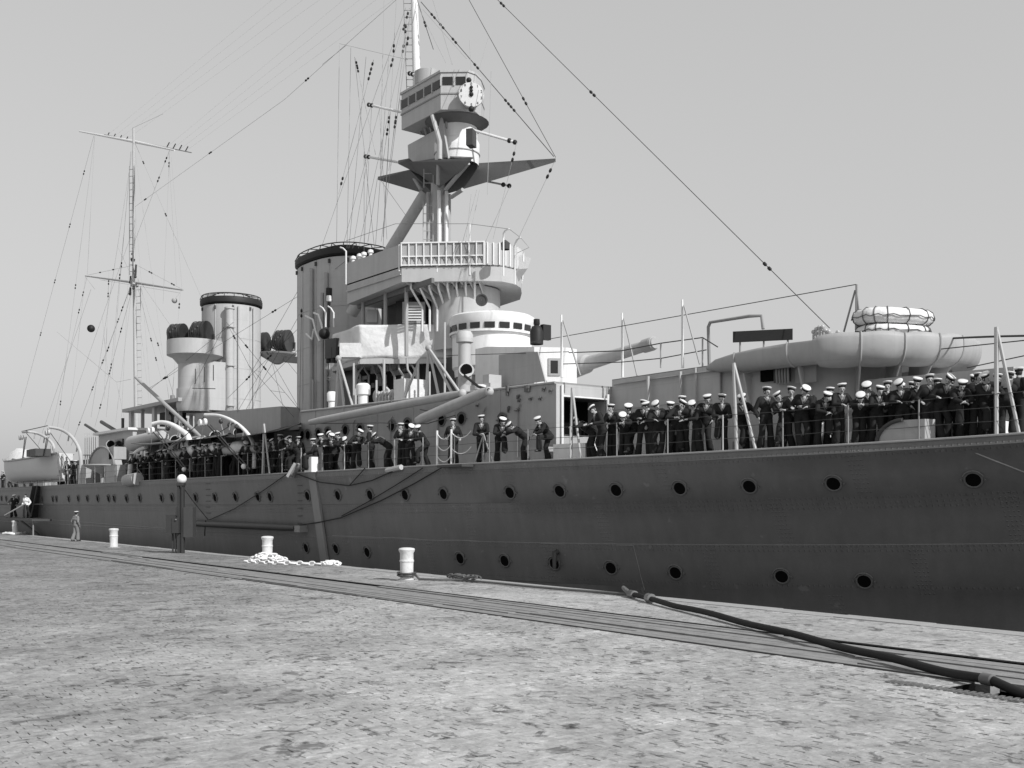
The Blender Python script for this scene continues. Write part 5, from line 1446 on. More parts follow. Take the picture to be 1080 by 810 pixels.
# ---------------------------------------------------------------- small deck fittings forward
def deckbox(x, d, size, name, m, rz=0.1, dz=0.0):
    p = on_deck(x, d); return MB().box(p + Vector((0, 0, size[2] / 2 + dz)), size, rz).build(name, m, ship)
deckbox(610, 1.2, (1.3, 1.0, .55), 'deck_locker', M_WHITE, .2)
deckbox(572, .9, (.7, .5, .5), 'deck_locker', M_HOUSE)
deckbox(850, 1.3, (.9, .7, .75), 'sunlit_patch_block', M_CANVAS, .4)  # pale blocks stand in for a sunlit patch, sun put into their colour
deckbox(868, 1.5, (.6, .5, .7), 'sunlit_patch_block', M_WHITE, .1)
deckbox(912, 1.6, (.8, .6, .8), 'sunlit_patch_block', M_WHITE, .2)
deckbox(800, 1.5, (1.4, .6, .35), 'deck_locker', M_MID, .1)
deckbox(838, 1.6, (.8, .5, .55), 'sunlit_patch_block', M_WHITE, .3)
deckbox(1005, 1.6, (1.6, .6, .5), 'deck_locker', M_CANVAS, .2)
deckbox(1042, 1.4, (1.0, .5, .45), 'sunlit_patch_block', M_WHITE, .2)
deckbox(885, 1.9, (1.6, .9, 1.1), 'deck_locker', M_LIGHT, .2)
deckbox(1000, 2.6, (4.0, 1.4, 1.9), 'gun_shield_forward', M_LIGHT, .1)
MB().tube([P(944, 437, 25.5), P(972, 440.5, 25.9), P(1000, 441, 26.2)], [.14, .11, .09], 10).build('white_spar', M_WHITE, ship, smooth=True)
# rounded fairlead hood at the deck edge
p = on_deck(958, .12)
pts = []
for a_ in range(90, 181, 9): pts.append((p.x - .15 + 0.75 * math.cos(D2R(a_)), p.y, p.z + .56 * math.sin(D2R(a_))))
pts += [(p.x - .90, p.y, p.z), (p.x + .40, p.y + .10, p.z), (p.x + .40, p.y + .10, p.z + .56)]
tv = Vector((pts[-2][0] - p.x, .05, 0))
MB().plate([Vector(q_) + Vector((0, -.28 * (q_[0] - p.x) * 0, 0)) for q_ in pts], .34, (.28, .96, 0)).build('fairlead_hood', M_HOUSE, ship)
MB().tube([Vector(q_) + Vector((0, -.03, 0)) for q_ in pts[:11]] , .055, 7).build('hood_rim', M_DARK, ship, smooth=True)
# access ladder / gangway stanchions with ropes amidships forward
for x in (461, 476):
    f_ = on_deck(x, .1); MB().tube([f_, f_ + Vector((0, 0, 1.25))], .04, 7).build('gangway_stanchion', M_WHITE, ship, smooth=True)
f1, f2_ = on_deck(476, .1), on_deck(497, .1)
for h in (1.15, .6):
    wire([lerp(f1, f2_, k / 10) + Vector((0, 0, h - .9 * (k / 10) * (1 - k / 10))) for k in range(11)], .018, 'gangway_rope', M_WHITE)
f0 = on_deck(461, .1)
for h in (1.15, .75, .35):
    wire([lerp(f0, f1, k / 10) + Vector((0, 0, h - .9 * (k / 10) * (1 - k / 10))) for k in range(11)], .018, 'gangway_rope', M_WHITE)
MB().box(on_deck(480, -.2) + Vector((0, 0, -.06)), (1.5, .5, .08)).build('gangway_step', M_DARK, ship)
for x in (515, 505, 510):
    f_ = on_deck(x, .15); MB().tube([on_deck(x + (x - 510), .15), on_deck(510, .2) + Vector((0, 0, 1.0))], .03, 6).build('tripod_rest', M_MID, ship)
p = off_hull(418, 496, .1)
MB().tube([p + Vector((-.5, 0, 0)), p + Vector((.5, 0, 0.1))], .1, 8).build('fairlead', M_LIGHT, ship, smooth=True)
a, c_ = P(314, 489, 20.3), P(306, 503, 20.1); MB().bar(a, c_, .5, .12).build('ash_chute', M_LIGHT, ship)

# ================================================================== things on and around the ship
def thing(name, loc, label, cat, group=None):
    o = empty(name, loc); tag(o, label, cat, group); return o
# life rafts on the shelter platform
def raft(cz, w, d, r, label, seed):
    c_ = P(942, 338, 27.0); base = Vector((c_.x, c_.y, cz - r))
    t = thing('life_raft', base, label, 'life raft', 'canvas covered life rafts')
    ang = math.atan2(.95, .32)
    ca, sa = math.cos(ang), math.sin(ang)
    def pt(u, v, z): return Vector((c_.x + u * ca - v * sa, c_.y + u * sa + v * ca, z))
    ring = []
    N = 40
    for k in range(N):
        a = 2 * math.pi * k / N
        cx = math.copysign(abs(math.cos(a)) ** .7, math.cos(a)); sy = math.copysign(abs(math.sin(a)) ** .7, math.sin(a))
        ring.append((cx * (w / 2 - r), sy * (d / 2 - r)))
    vs, fs = [], []
    n = 12
    for k, (u, v) in enumerate(ring):
        o2 = Vector((u / (w / 2 - r), v / (d / 2 - r), 0)).normalized()
        for j in range(n):
            a = 2 * math.pi * j / n
            rr = r * (1 + .05 * math.sin(k * 1.9 + j * 1.3 + seed))
            vs.append(pt(u + o2.x * rr * math.cos(a), v + o2.y * rr * math.cos(a), cz + rr * math.sin(a) * .92))
    for k in range(N):
        for j in range(n):
            k2, j2 = (k + 1) % N, (j + 1) % n
            fs.append((k * n + j, k2 * n + j, k2 * n + j2, k * n + j2))
    MB().add(vs, fs).build('float_ring', M_CANVAS, t, smooth=True, angle=80)
    MB().add([pt(u, v, cz + r * .55) for u, v in ring], [tuple(range(N))]).build('canvas_top', M_CANVAS, t)
    for k in range(0, N, 3):
        u, v = ring[k]; o2 = Vector((u / (w / 2 - r), v / (d / 2 - r), 0)).normalized()
        rr = r * 1.08
        MB().tube([pt(u + o2.x * rr * math.cos(a), v + o2.y * rr * math.cos(a), cz + rr * math.sin(a) * .93) for a in [2 * math.pi * j / 10 for j in range(11)]], .014, 5, cap=False).build('lashing', M_DARK, t)
    wl_p = []
    for k in range(N + 1):
        u, v = ring[k % N]; o2 = Vector((u / (w / 2 - r), v / (d / 2 - r), 0)).normalized(); rr = r * 1.1
        wl_p.append(pt(u + o2.x * rr, v + o2.y * rr, cz - .03 + .03 * math.sin(k * math.pi / 1.5)))
    MB().tube(wl_p, .013, 5, cap=False).build('grab_line', M_DARK, t)
raft(7.54, 2.40, 1.4, .24, 'canvas covered life raft laced with dark rope, topmost of the two', 1)
raft(7.15, 2.2, 1.3, .16, 'canvas covered life raft pressed under the upper raft on the platform', 4)

# ship's boat hanging in its davits
bt_ = thing('ships_boat', P(28, 507, 19.6), 'pale wooden ship\'s boat hung outboard in davits at far left', 'boat')
xa, xb = -77.2, -94.5
vs, fs = [], []
NB, NK = 16, 9
for i in range(NB + 1):
    f = i / NB; X = lerp(xa, xb, f)
    bw_ = 1.28 * (1 - max(0, (f - .5) / .5) ** 2.4) * (.42 + .58 * min(1, f / .38) ** .7)
    zg = 5.45 + .25 * abs(2 * f - 1) ** 2 + (.15 if f > .8 else 0)
    zk = 3.85 + (.5 * max(0, (f - .75) / .25) ** 2)
    for k in range(NK):
        a = math.pi * k / (NK - 1)
        yy = -math.cos(a); s_ = math.sin(a) ** .75
        vs.append((X, 20.7 + bw_ * math.copysign(abs(yy) ** .8, yy), zg - (zg - zk) * s_))
for i in range(NB):
    for k in range(NK - 1):
        a = i * NK + k; fs.append((a, a + 1, a + NK + 1, a + NK))
fs.append(tuple(range(NK)))
M_BOAT = mat('boat_paint', .60, .45, .06, 1.0)
MB().add(vs, fs).build('boat_hull', M_BOAT, bt_, smooth=True, angle=50)
for s_ in (0, NK - 1):
    MB().tube([Vector(vs[i * NK + s_]) + Vector((0, -.03 if s_ == 0 else .03, 0)) for i in range(NB + 1)], .07, 6).build('gunwale', M_HOUSE, bt_, smooth=True)
MB().tube([Vector((lerp(xa, xb, i / NB), 20.7, min(vs[i * NK + k][2] for k in range(NK)) - .04)) for i in range(NB + 1)], .07, 6).build('keel', M_BOAT, bt_, smooth=True)
b = MB()
cvs, cfs = [], []
for i in range(14):
    for j in range(9):
        f = .35 + .62 * i / 13; X = lerp(xa, xb, f); v = (j - 4) / 4
        z = 5.55 + .95 * math.exp(-((f - .72) / .2) ** 2) * (1 - v * v) + .10 * math.sin(i * 1.7 + j * 2.1) + .06 * math.sin(i * 3.1 - j)
        cvs.append((X, 20.7 + v * 1.1 * (1 - max(0, (f - .6) / .4) ** 2), z))
for i in range(13):
    for j in range(8):
        a = i * 9 + j; cfs.append((a, a + 9, a + 10, a + 1))
MB().add(cvs, cfs).build('canvas_cover', M_CANVAS, bt_, smooth=True, angle=80)
for (x, w) in ((44, 1.6), (39, .8)):
    p = P(x, 477, 19.5); MB().box((p.x, 19.4, 5.75), (w, 1.0, .5)).build('thwart_gear', M_DARK, bt_)
davit([(85, 511, 20.9), (85.5, 486, 20.9), (83, 472, 20.8), (75, 460, 20.5), (64, 453, 20.2), (52, 450.5, 19.6)], 21, .17, .12, M_LIGHT)
davit([(59, 500, 20.9), (57, 472, 20.8), (49, 462, 20.5), (39, 457, 20.2), (30, 455.5, 19.6), (24, 456, 19.5)], 21, .14, .10, M_LIGHT)
for x in (50, 27):
    for o_ in (-.2, .2):
        p = P(x, 455, 19.6); wire([p + Vector((o_, 0, -.4)), (p.x + o_ * .4, 19.4, 5.5)], .03, 'boat_fall', M_DARK)
wire([P(23, 455, 19.5), P(50, 449, 19.6)], .03, 'davit_span', M_DARK)
wire([P(50, 452, 19.6), P(74, 486, 20.8)], .025, 'davit_guy', M_DARK); wire([P(28, 457, 19.6), P(48, 480, 20)], .025, 'davit_guy', M_DARK)
for k in range(5):
    p = P(54 + k * 4, 470 + k * 3, 20.5); MB().tube([p, p + Vector((.3, 0, -1.2))], .06, 6).build('davit_gear', M_HOUSE, ship)

# ------------------------------------------------------------------ people
class Fig:
    def __init__(s): s.c = []
    def cap(s, a, b, r0, r1, m): s.c.append((np.array(a, float), np.array(b, float), r0, r1, m))
def make_figure(name, pel, lean, headp, heady, arms, legs, mats, tilt=0.0, side=0.0):
    """pel: pelvis point; lean: forward bend; arms/legs: joint points; faces -Y."""
    F = Fig()
    up = Matrix.Rotation(lean, 3, 'X') @ Matrix.Rotation(side, 3, 'Y')       # local torso frame; -Y is forward
    pel = Vector(pel)
    def T(x, y, z): return pel + up @ Vector((x, y, z))
    F.cap(pel + Vector((-.075, 0, -.01)), pel + Vector((.075, 0, -.01)), .125, .125, 0)
    F.cap(T(0, .0, 0), T(0, -.01, .22), .135, .135, 0)
    F.cap(T(-.05, 0, .12), T(.05, 0, .12), .12, .12, 0)
    F.cap(T(-.10, -.01, .34), T(.10, -.01, .34), .135, .135, 0)
    F.cap(T(-.16, .0, .475), T(.16, .0, .475), .08, .08, 0)
    F.cap(T(0, .0, .42), T(0, .0, .52), .10, .06, 0)
    F.cap(T(0, -.085, .49), T(0, -.112, .40), .046, .016, 4)                   # white front
    hr = up @ Matrix.Rotation(headp - lean * .62, 3, 'X') @ Matrix.Rotation(heady, 3, 'Z')
    nb = T(0, -.005, .53)
    hc = nb + hr @ Vector((0, -.025, .135))
    F.cap(T(0, 0, .47), nb + hr @ Vector((0, -.01, .06)), .058, .053, 1)
    def H(x, y, z): return hc + hr @ Vector((x, y, z))
    F.cap(H(0, .02, .025), H(0, .005, .045), .088, .085, 2)                   # cranium, hair
    F.cap(H(0, -.03, .02), H(0, -.038, -.06), .072, .052, 1)                  # face
    F.cap(H(0, -.05, -.085), H(0, -.045, -.06), .034, .045, 1)                # chin
    F.cap(H(0, -.098, .015), H(0, -.118, -.022), .010, .016, 1)               # nose
    F.cap(H(-.03, -.088, .028), H(.03, -.088, .028), .016, .016, 1)           # brow
    for sx in (-1, 1):
        F.cap(H(sx * .030, -.093, .008), H(sx * .034, -.092, .008), .0105, .0105, 2)   # eyes
        F.cap(H(sx * .083, .0, .012), H(sx * .083, .008, -.025), .014, .010, 1)        # ears
    F.cap(H(-.018, -.096, -.052), H(.018, -.096, -.052), .0065, .0065, 2)     # mouth
    for sx, (el, ha, fd) in zip((-1, 1), arms):
        sh = T(sx * .185, 0, .462); el, ha, fd = Vector(el), Vector(ha), Vector(fd).normalized()
        F.cap(sh, el, .076, .062, 0)
        wr = ha - (ha - el).normalized() * .06
        F.cap(el, wr, .062, .05, 0)
        F.cap(wr, ha, .026, .030, 1)
        pc = ha + fd * .035
        sd = fd.cross(Vector((0, .3, 1))).normalized()
        F.cap(pc - sd * .022, pc + sd * .022, .024, .024, 1)
        for j, (oo, ln) in enumerate(((-.036, .058), (-.012, .072), (.012, .068), (.036, .052))):
            k1 = pc + sd * oo + fd * .03; k2 = k1 + fd * ln * .55 + Vector((0, 0, -.006)); k3 = k2 + (fd + Vector((0, 0, -.9))).normalized() * ln * .5
            F.cap(k1, k2, .0105, .0095, 1); F.cap(k2, k3, .0095, .0085, 1)
        th = pc - sd * .03 * sx * -1 - fd * .02
        F.cap(th, th + (fd * .5 + sd * sx * .9).normalized() * .045, .0125, .010, 1)
    for sx, (kn, an, td) in zip((-1, 1), legs):
        kn, an, td = Vector(kn), Vector(an), Vector(td).normalized()
        hp = pel + Vector((sx * .085, 0, -.02))
        F.cap(hp, kn, .106, .084, 0)
        F.cap(kn, an + (kn - an).normalized() * .04, .084, .108, 0)
        F.cap(an - td * .04 + Vector((0, 0, -.045)), an + td * .15 + Vector((0, 0, -.055)), .042, .036, 3)
        F.cap(an + Vector((0, 0, .02)), an + Vector((0, 0, -.04)), .042, .04, 3)
    # solid capsules -> one continuous skin
    mb = MB()
    for a, b_, r0, r1, m in F.c:
        a, b_ = Vector(a), Vector(b_); d = b_ - a
        if d.length < 1e-4: d = Vector((0, 0, .001)); b_ = a + d
        u = d.normalized(); n = 10 if max(r0, r1) < .03 else 16
        pts = [a - u * r0 * .98, a - u * r0 * .8, a - u * r0 * .45, a, b_, b_ + u * r1 * .45, b_ + u * r1 * .8, b_ + u * r1 * .98]
        mb.tube(pts, [r0 * .15, r0 * .6, r0 * .89, r0, r1, r1 * .89, r1 * .6, r1 * .15], n)
    me = bpy.data.meshes.new('raw'); me.from_pydata(mb.v, [], mb.f)
    ob = bpy.data.objects.new('raw', me); COL.objects.link(ob)
    rm = ob.modifiers.new('r', 'REMESH'); rm.mode = 'VOXEL'; rm.voxel_size = .0105
    sm = ob.modifiers.new('s', 'SMOOTH'); sm.factor = .5; sm.iterations = 2
    dc_ = ob.modifiers.new('d', 'DECIMATE'); dc_.ratio = .30
    dg = bpy.context.evaluated_depsgraph_get()
    body = bpy.data.meshes.new_from_object(ob.evaluated_get(dg)); body.name = name
    bpy.data.objects.remove(ob)
    n = len(body.polygons)
    cen = np.empty(n * 3); body.polygons.foreach_get('center', cen); cen = cen.reshape(-1, 3)
    best = np.full(n, 1e9); idx = np.zeros(n, dtype=np.int32)
    for a, b_, r0, r1, m in F.c:
        d = b_ - a; L2 = max(d @ d, 1e-9)
        t = np.clip(((cen - a) @ d) / L2, 0, 1)
        dist = np.linalg.norm(cen - (a + t[:, None] * d), axis=1) - (r0 + (r1 - r0) * t)
        w = dist < best; best[w] = dist[w]; idx[w] = m
    body.materials.clear()
    for m in mats: body.materials.append(m)
    body.polygons.foreach_set('material_index', idx); body.polygons.foreach_set('use_smooth', [True] * n)
    # cap
    cr = hr @ Matrix.Rotation(tilt, 3, 'Y') @ Matrix.Rotation(-.12, 3, 'X')
    cb_ = H(0, .012, .075)
    cm = MB().lathe(cb_, [(.094, -.005), (.10, .028), (.120, .046), (.127, .057), (.121, .069), (.085, .079), (.001, .087)], 24, 1, 1.06, M=cr)
    bm_ = MB().lathe(cb_, [(.094, -.022), (.100, -.02), (.102, .03), (.099, .034)], 24, 1, 1.06, M=cr)
    def mk(mb_, nm, m):
        q_ = bpy.data.meshes.new(nm); q_.from_pydata(mb_.v, [], mb_.f); q_.materials.append(m)
        q_.polygons.foreach_set('use_smooth', [True] * len(q_.polygons)); return q_
    # collar: V in front, square flap behind
    co = MB()
    for sx in (-1, 1):
        co.tube([T(sx * .075, .075, .525), T(sx * .098, .0, .535), T(sx * .08, -.07, .50), T(sx * .045, -.122, .43), T(0, -.146, .33)], [.022, .022, .02, .018, .012], 7)
    vs = []
    for j in range(4):
        for i in range(5):
            vs.append(T((i - 2) * .07, .095 + .028 * math.sin(j / 3 * 2.2) - .018 * abs(i - 2) / 2, .53 - j * .075))
    fs = [(j * 5 + i, j * 5 + i + 1, j * 5 + i + 6, j * 5 + i + 5) for j in range(3) for i in range(4)]
    vs2 = [Vector(v) + up @ Vector((0, .012, 0)) for v in vs]
    nn = len(vs)
    co.add(vs + vs2, fs + [tuple(k + nn for k in reversed(f)) for f in fs])
    return dict(body=body, cap=mk(cm, 'cap', M_CAP), band=mk(bm_, 'cap_band', M_NAVY), collar=mk(co, 'collar', M_COLLAR))
SM = [M_NAVY, M_SKIN, M_HAIR, M_SHOE, M_FLANNEL]
fwd = (0, -1, -.1)
std = [((-.10, .0, .50), (-.11, .03, .10), (-.25, -1, 0)), ((.10, -.01, .50), (.11, .02, .10), (.25, -1, 0))]
stdw = [((-.13, .0, .50), (-.18, .06, .10), (-.3, -1, 0)), ((.13, -.02, .50), (.17, .0, .10), (.3, -1, 0))]
POSES = {}
def pose(k, *a, **kw): POSES[k] = make_figure('person_' + k, *a, **kw)
pose('stand', (0, .02, .93), .03, .05, .25, [((-.30, .08, 1.13), (-.27, -.12, .99), (.1, -1, -.4)), ((.30, .08, 1.13), (.27, -.14, 1.0), (-.1, -1, -.4))], std, SM, tilt=.10)
pose('hips', (0, .02, .93), .02, .1, -.2, [((-.40, .06, 1.14), (-.20, .0, .99), (1, -.3, -.4)), ((.31, .06, 1.10), (.27, -.1, .86), (0, -.3, -1))], stdw, SM, tilt=-.15)
pose('lean', (0, .16, .90), .50, .25, .15, [((-.25, -.24, 1.09), (-.05, -.36, 1.08), (1, -.3, 0)), ((.25, -.24, 1.09), (.06, -.39, 1.10), (-1, -.3, 0))], [((-.10, .12, .49), (-.11, .22, .10), (-.2, -1, 0)), ((.10, .08, .50), (.12, .14, .10), (.2, -1, 0))], SM, tilt=.18)
pose('lean2', (0, .14, .91), .38, .10, -.35, [((-.27, -.20, 1.10), (-.12, -.38, 1.08), (.3, -1, -.2)), ((.28, -.18, 1.10), (.15, -.37, 1.08), (-.3, -1, -.3))], [((-.10, -.06, .52), (-.12, .02, .10), (-.2, -1, 0)), ((.10, .10, .50), (.13, .24, .10), (.2, -1, 0))], SM, tilt=-.2)
pose('deep', (0, .30, .87), .92, .55, -.1, [((-.26, -.24, 1.06), (-.06, -.40, 1.06), (1, -.4, -.1)), ((.26, -.24, 1.06), (.05, -.44, 1.06), (-1, -.3, -.1))], [((-.10, .24, .48), (-.11, .36, .10), (-.15, -1, 0)), ((.10, .16, .50), (.12, .20, .10), (.15, -1, 0))], SM, tilt=.12)
pose('legup', (0, .06, .93), .30, .12, .2, [((-.24, -.26, 1.04), (.02, -.34, 1.00), (1, -.3, -.2)), ((.25, -.20, 1.08), (.08, -.36, 1.04), (-1, -.3, -.1))], [((-.09, .03, .50), (-.10, .06, .10), (-.2, -1, 0)), ((.12, -.30, .86), (.13, -.20, .46), (.1, -1, -.05))], SM, tilt=-.1)
pose('chin', (0, .04, .93), .14, .15, .1, [((-.22, -.16, 1.20), (-.03, -.17, 1.44), (.3, .1, 1)), ((.29, -.04, 1.13), (.06, -.26, 1.10), (-1, -.2, 0))], std, SM, tilt=.08)
pose('folded', (0, .03, .93), .08, .05, -.3, [((-.25, -.10, 1.16), (.06, -.22, 1.18), (1, -.1, .1)), ((.25, -.10, 1.15), (-.06, -.25, 1.16), (-1, -.1, .1))], stdw, SM, tilt=.2)
pose('sit', (0, .10, .60), .12, .2, .3, [((-.25, -.06, .84), (-.10, -.30, .74), (.3, -1, -.3)), ((.25, -.06, .84), (.10, -.32, .74), (-.3, -1, -.3))], [((-.11, -.34, .60), (-.11, -.36, .14), (0, -1, 0)), ((.11, -.34, .60), (.12, -.30, .14), (0, -1, 0))], SM, tilt=.1)
pose('crook', (0, .10, .92), .22, .3, .45, [((-.30, -.10, 1.12), (-.22, -.36, 1.06), (.1, -1, -.4)), ((.32, .10, 1.16), (.22, -.02, .95), (-.6, -.5, -.6))], [((-.10, -.05, .52), (-.13, .04, .10), (-.25, -1, 0)), ((.10, .02, .50), (.15, .16, .10), (.2, -1, 0))], SM, tilt=-.22, side=.12)
pose('twist', (0, .18, .90), .55, .1, -.6, [((-.30, -.20, 1.08), (-.10, -.40, 1.07), (.8, -.5, 0)), ((.22, -.12, 1.08), (.02, -.34, 1.09), (-1, -.3, 0))], [((-.12, .12, .49), (-.18, .26, .10), (-.3, -1, 0)), ((.10, -.16, .62), (.12, -.16, .22), (.2, -1, 0))], SM, tilt=.28, side=.22)
pose('slouch', (.06, .12, .89), .30, .45, .5, [((-.28, -.14, 1.07), (-.12, -.36, 1.06), (.6, -.8, -.2)), ((.33, .02, 1.10), (.26, -.30, 1.06), (-.3, -1, -.2))], [((-.12, .02, .50), (-.06, .18, .10), (-.1, -1, 0)), ((.14, .06, .49), (.06, .02, .10), (.4, -1, 0))], SM, tilt=-.3, side=-.2)
pose('knee', (0, .20, .84), .70, .35, .3, [((-.20, -.26, .98), (.06, -.36, .92), (1, -.3, -.3)), ((.24, -.24, .98), (.10, -.40, .90), (-.8, -.4, -.3))], [((-.10, .10, .46), (-.12, .22, .10), (-.2, -1, 0)), ((.12, -.26, .80), (.13, -.24, .40), (.1, -1, -.05))], SM, tilt=.15, side=.08)
DESC = dict(twist='leaning over sideways with one foot raised', slouch='slouching on the rail with ankles crossed', knee='crouching forward with elbows on his knee', stand='standing upright with both arms down', hips='standing with one hand on his hip', lean='leaning on the rail with folded forearms', lean2='leaning forward with both hands on the rail',
            deep='bent low over the rail', legup='resting one foot up on the rail', chin='holding one hand to his chin', folded='standing with folded arms', sit='sitting on the white chute hopper', crook='leaning sideways on one straight arm')
def person(po, loc, yaw, label, group, s=1.0, mirror=False, collar=True, cap=True, capm=None, body=None):
    k = POSES[po]
    o = bpy.data.objects.new('person', body or k['body']); COL.objects.link(o)
    o.matrix_world = Matrix.Translation(loc) @ Matrix.Rotation(yaw, 4, 'Z') @ Matrix.Diagonal(((-s if mirror else s), s, s, 1))
    tag(o, label, 'person', group)
    def child(nm, me, par):
        c = bpy.data.objects.new(nm, me); COL.objects.link(c); c.parent = par; return c
    if cap:
        c = child('cap', k['cap'], o); child('cap_band', k['band'], c)
    if collar: child('collar', k['collar'], o)
    return o
ORD = lambda n: '%d%s' % (n, 'th' if 10 <= n % 100 <= 20 else {1: 'st', 2: 'nd', 3: 'rd'}.get(n % 10, 'th'))
FOREROW = [(331, 'sit', -35, -.02), (342, 'lean', 10, .45), (349, 'twist', 25, .5), (352, 'slouch', -20, .9), (361, 'lean', -25, .45), (367, 'deep', 30, .7), (376, 'twist', 55, .5), (391, 'stand', -60, .6), (403, 'deep', -45, .5), (424, 'chin', 25, .7), (433, 'slouch', 35, .5), (445, 'twist', -35, .5),
    (478, 'stand', 45, .45), (508, 'legup', 40, .45), (528, 'knee', 45, .55), (546, 'deep', -35, .5), (574, 'knee', -25, .45),
    (616, 'deep', -50, .6), (631, 'slouch', -35, .5), (646, 'chin', 0, .9), (658, 'deep', 25, .5), (664, 'twist', -20, .8), (679, 'folded', 25, .8), (686, 'crook', -30, .6), (694, 'slouch', 35, .5), (708, 'lean', 20, 1.1), (713, 'twist', 40, .6), (720, 'chin', 15, .7), (733, 'slouch', -30, .5), (743, 'crook', 20, .9),
    (761, 'legup', 30, .5), (785, 'twist', 50, .6), (808, 'hips', 50, .45), (827, 'twist', 10, .45), (834, 'folded', 40, 1.0), (847, 'slouch', 15, .45), (855, 'lean', -25, .7), (868, 'knee', 30, .45), (876, 'chin', 10, .9), (886, 'lean2', 45, .5), (907, 'deep', 20, .5), (914, 'slouch', 45, .8),
    (926, 'lean', 30, .6), (936, 'stand', 25, 1.3), (944, 'twist', 10, .9), (951, 'slouch', 20, .7), (963, 'folded', 0, 1.2), (970, 'crook', 30, .9), (980, 'stand', 40, .5), (988, 'chin', 20, 1.0), (996, 'slouch', 30, .5), (1004, 'folded', -20, 1.1), (1012, 'knee', 40, .5), (1022, 'crook', 50, 1.0), (1031, 'stand', 35, .7), (1043, 'twist', 30, .5), (1052, 'chin', 10, 1.1), (1063, 'lean2', 170, .6), (1074, 'stand', 150, .8)]
for i, (x, po, yw, d) in enumerate(FOREROW):
    p = on_deck(x, d)
    if po == 'sit': p = p + Vector((0, .0, .02))
    hullrot = math.atan2(edgeY(p.x + .5) - edgeY(p.x - .5), 1.0)
    where = 'sailor %s, %s from left along forward rail' % (DESC[po] if abs(yw) < 100 else 'turned with his back to the quay', ORD(i + 1))
    person(po, p, D2R(yw) + hullrot, where, 'sailors along the forward rail', random.uniform(.94, 1.04), mirror=random.random() < .45)
CROWD = []
x = 141.0
while x < 316:
    CROWD.append((x, random.choice(('stand', 'folded', 'lean', 'lean2', 'chin', 'crook', 'hips', 'slouch', 'twist')), random.uniform(-20, 45), random.choice((.4, .5, .9, 1.3))))
    x += random.uniform(3.6, 5.6)
for i, (x, po, yw, d) in enumerate(CROWD):
    person(po, on_deck(x, d), D2R(yw), 'sailor %s, %s from left in crowd under davits' % (DESC[po].replace('the rail', 'the wire'), ORD(i + 1)), 'sailors crowded amidships', random.uniform(.96, 1.03), mirror=random.random() < .5)
for i, (x, po, yw, d) in enumerate([(3, 'stand', 20, 2.6), (10, 'lean2', 10, 2.5), (17, 'folded', 30, 2.9), (24, 'lean', 0, 2.5), (33, 'stand', 30, 2.7), (60, 'lean', 10, .6), (66, 'stand', 40, .9), (71, 'folded', 0, .6), (77, 'lean2', 20, .6), (81, 'chin', 10, 1.1)]):
    person(po, on_deck(x, d), D2R(yw), 'sailor %s, %s from left behind the hanging boat' % (DESC[po].replace('the rail', 'the wire'), ORD(i + 1)), 'sailors by the hanging boat', 1.0)
# man on the quay, and two on the gangway
POSES['walkg'] = make_figure('person_walk', (0, 0, .93), .02, .05, .2, [((-.29, .06, 1.14), (-.27, -.06, .90), (0, -.3, -1)), ((.29, .06, 1.14), (.26, -.1, .92), (-.1, -.4, -1))], [((-.09, -.08, .50), (-.10, -.06, .10), (-.1, -1, 0)), ((.09, .02, .50), (.10, .16, .10), (.1, -1, 0))], [M_KHAKI, M_SKIN, M_HAIR, M_SHOE, M_KHAKI], tilt=.05)
man = person('walkg', PZ(80, 571, 0), D2R(200), 'man in grey work clothes and pale cap alone on the quay', None, 1.02, collar=False)
M_SHIRT = mat('white_shirt', .75, .8, .08, 8)
POSES['gang1'] = make_figure('person_gangway', (0, 0, .93), .1, .05, .2, [((-.29, .06, 1.14), (-.24, -.16, 1.0), (0, -.6, -1)), ((.29, .06, 1.14), (.26, -.1, .92), (-.1, -.4, -1))], [((-.09, -.14, .52), (-.10, -.10, .10), (-.1, -1, 0)), ((.09, .04, .50), (.10, .24, .12), (.1, -1, 0))], [M_SHIRT, M_SKIN, M_HAIR, M_SHOE, M_SHIRT])
bd = POSES['gang1']['body'].copy(); POSES['gang1']['body'] = bd
bd.materials.append(M_NAVY)
for pg in bd.polygons:
    if pg.material_index in (0, 4) and pg.center.z < .95: pg.material_index = 5
GZ = 1.16
gp1, gp2 = P(28, 545.5, 19.2), P(14, 546, 19.2); gp1.z = gp2.z = GZ
person('gang1', gp1, D2R(35), 'man in white shirt and dark trousers on the gangway landing', None, 1.0, collar=False, cap=False)
person('crook', gp2, D2R(60), 'man in dark suit and pale cap climbing the gangway behind the white shirt', None, 1.0, collar=False)
# gangway
gw = thing('gangway', Vector((gp1.x, gp1.y, 0)), 'wooden gangway and landing with white handrail at far left', 'gangway')
gx0, gx1 = P(-30, 547, 19.2).x, P(44, 546, 19.2).x
gy = (gp1.y + gp2.y) / 2
b = MB(); b.box(((gx0 + gx1) / 2, gy, GZ - .08), (gx1 - gx0, 1.3, .14)); b.build('landing', M_DARK, gw)
for k in range(3):
    X = lerp(gx0 + .4, gx1 - .4, k / 2)
    for dy in (-.45,): MB().tube([(X, gy + dy, 0), (X, gy + dy, GZ - .1)], .05, 6).build('trestle_leg', M_MID, gw)
MB().tube([P(27, 531, 18.8), P(5, 543.5, 18.8)], .05, 7).build('handrail', M_WHITE, gw, smooth=True)
MB().tube([P(27, 531, 18.8), P(27.5, 546, 18.8)], .03, 7).build('rail_post', M_DARK, gw, smooth=True)
MB().tube([Vector((gx0, gy + .55, GZ + 1)), Vector((gx1 - 2, gy + .55, GZ + 1))], .035, 6).build('handrail', M_DARK, gw)
la, lb = on_hull(44, 514) + Vector((0, -.25, .1)), on_hull(41, 546) + Vector((0, -.5, 0))
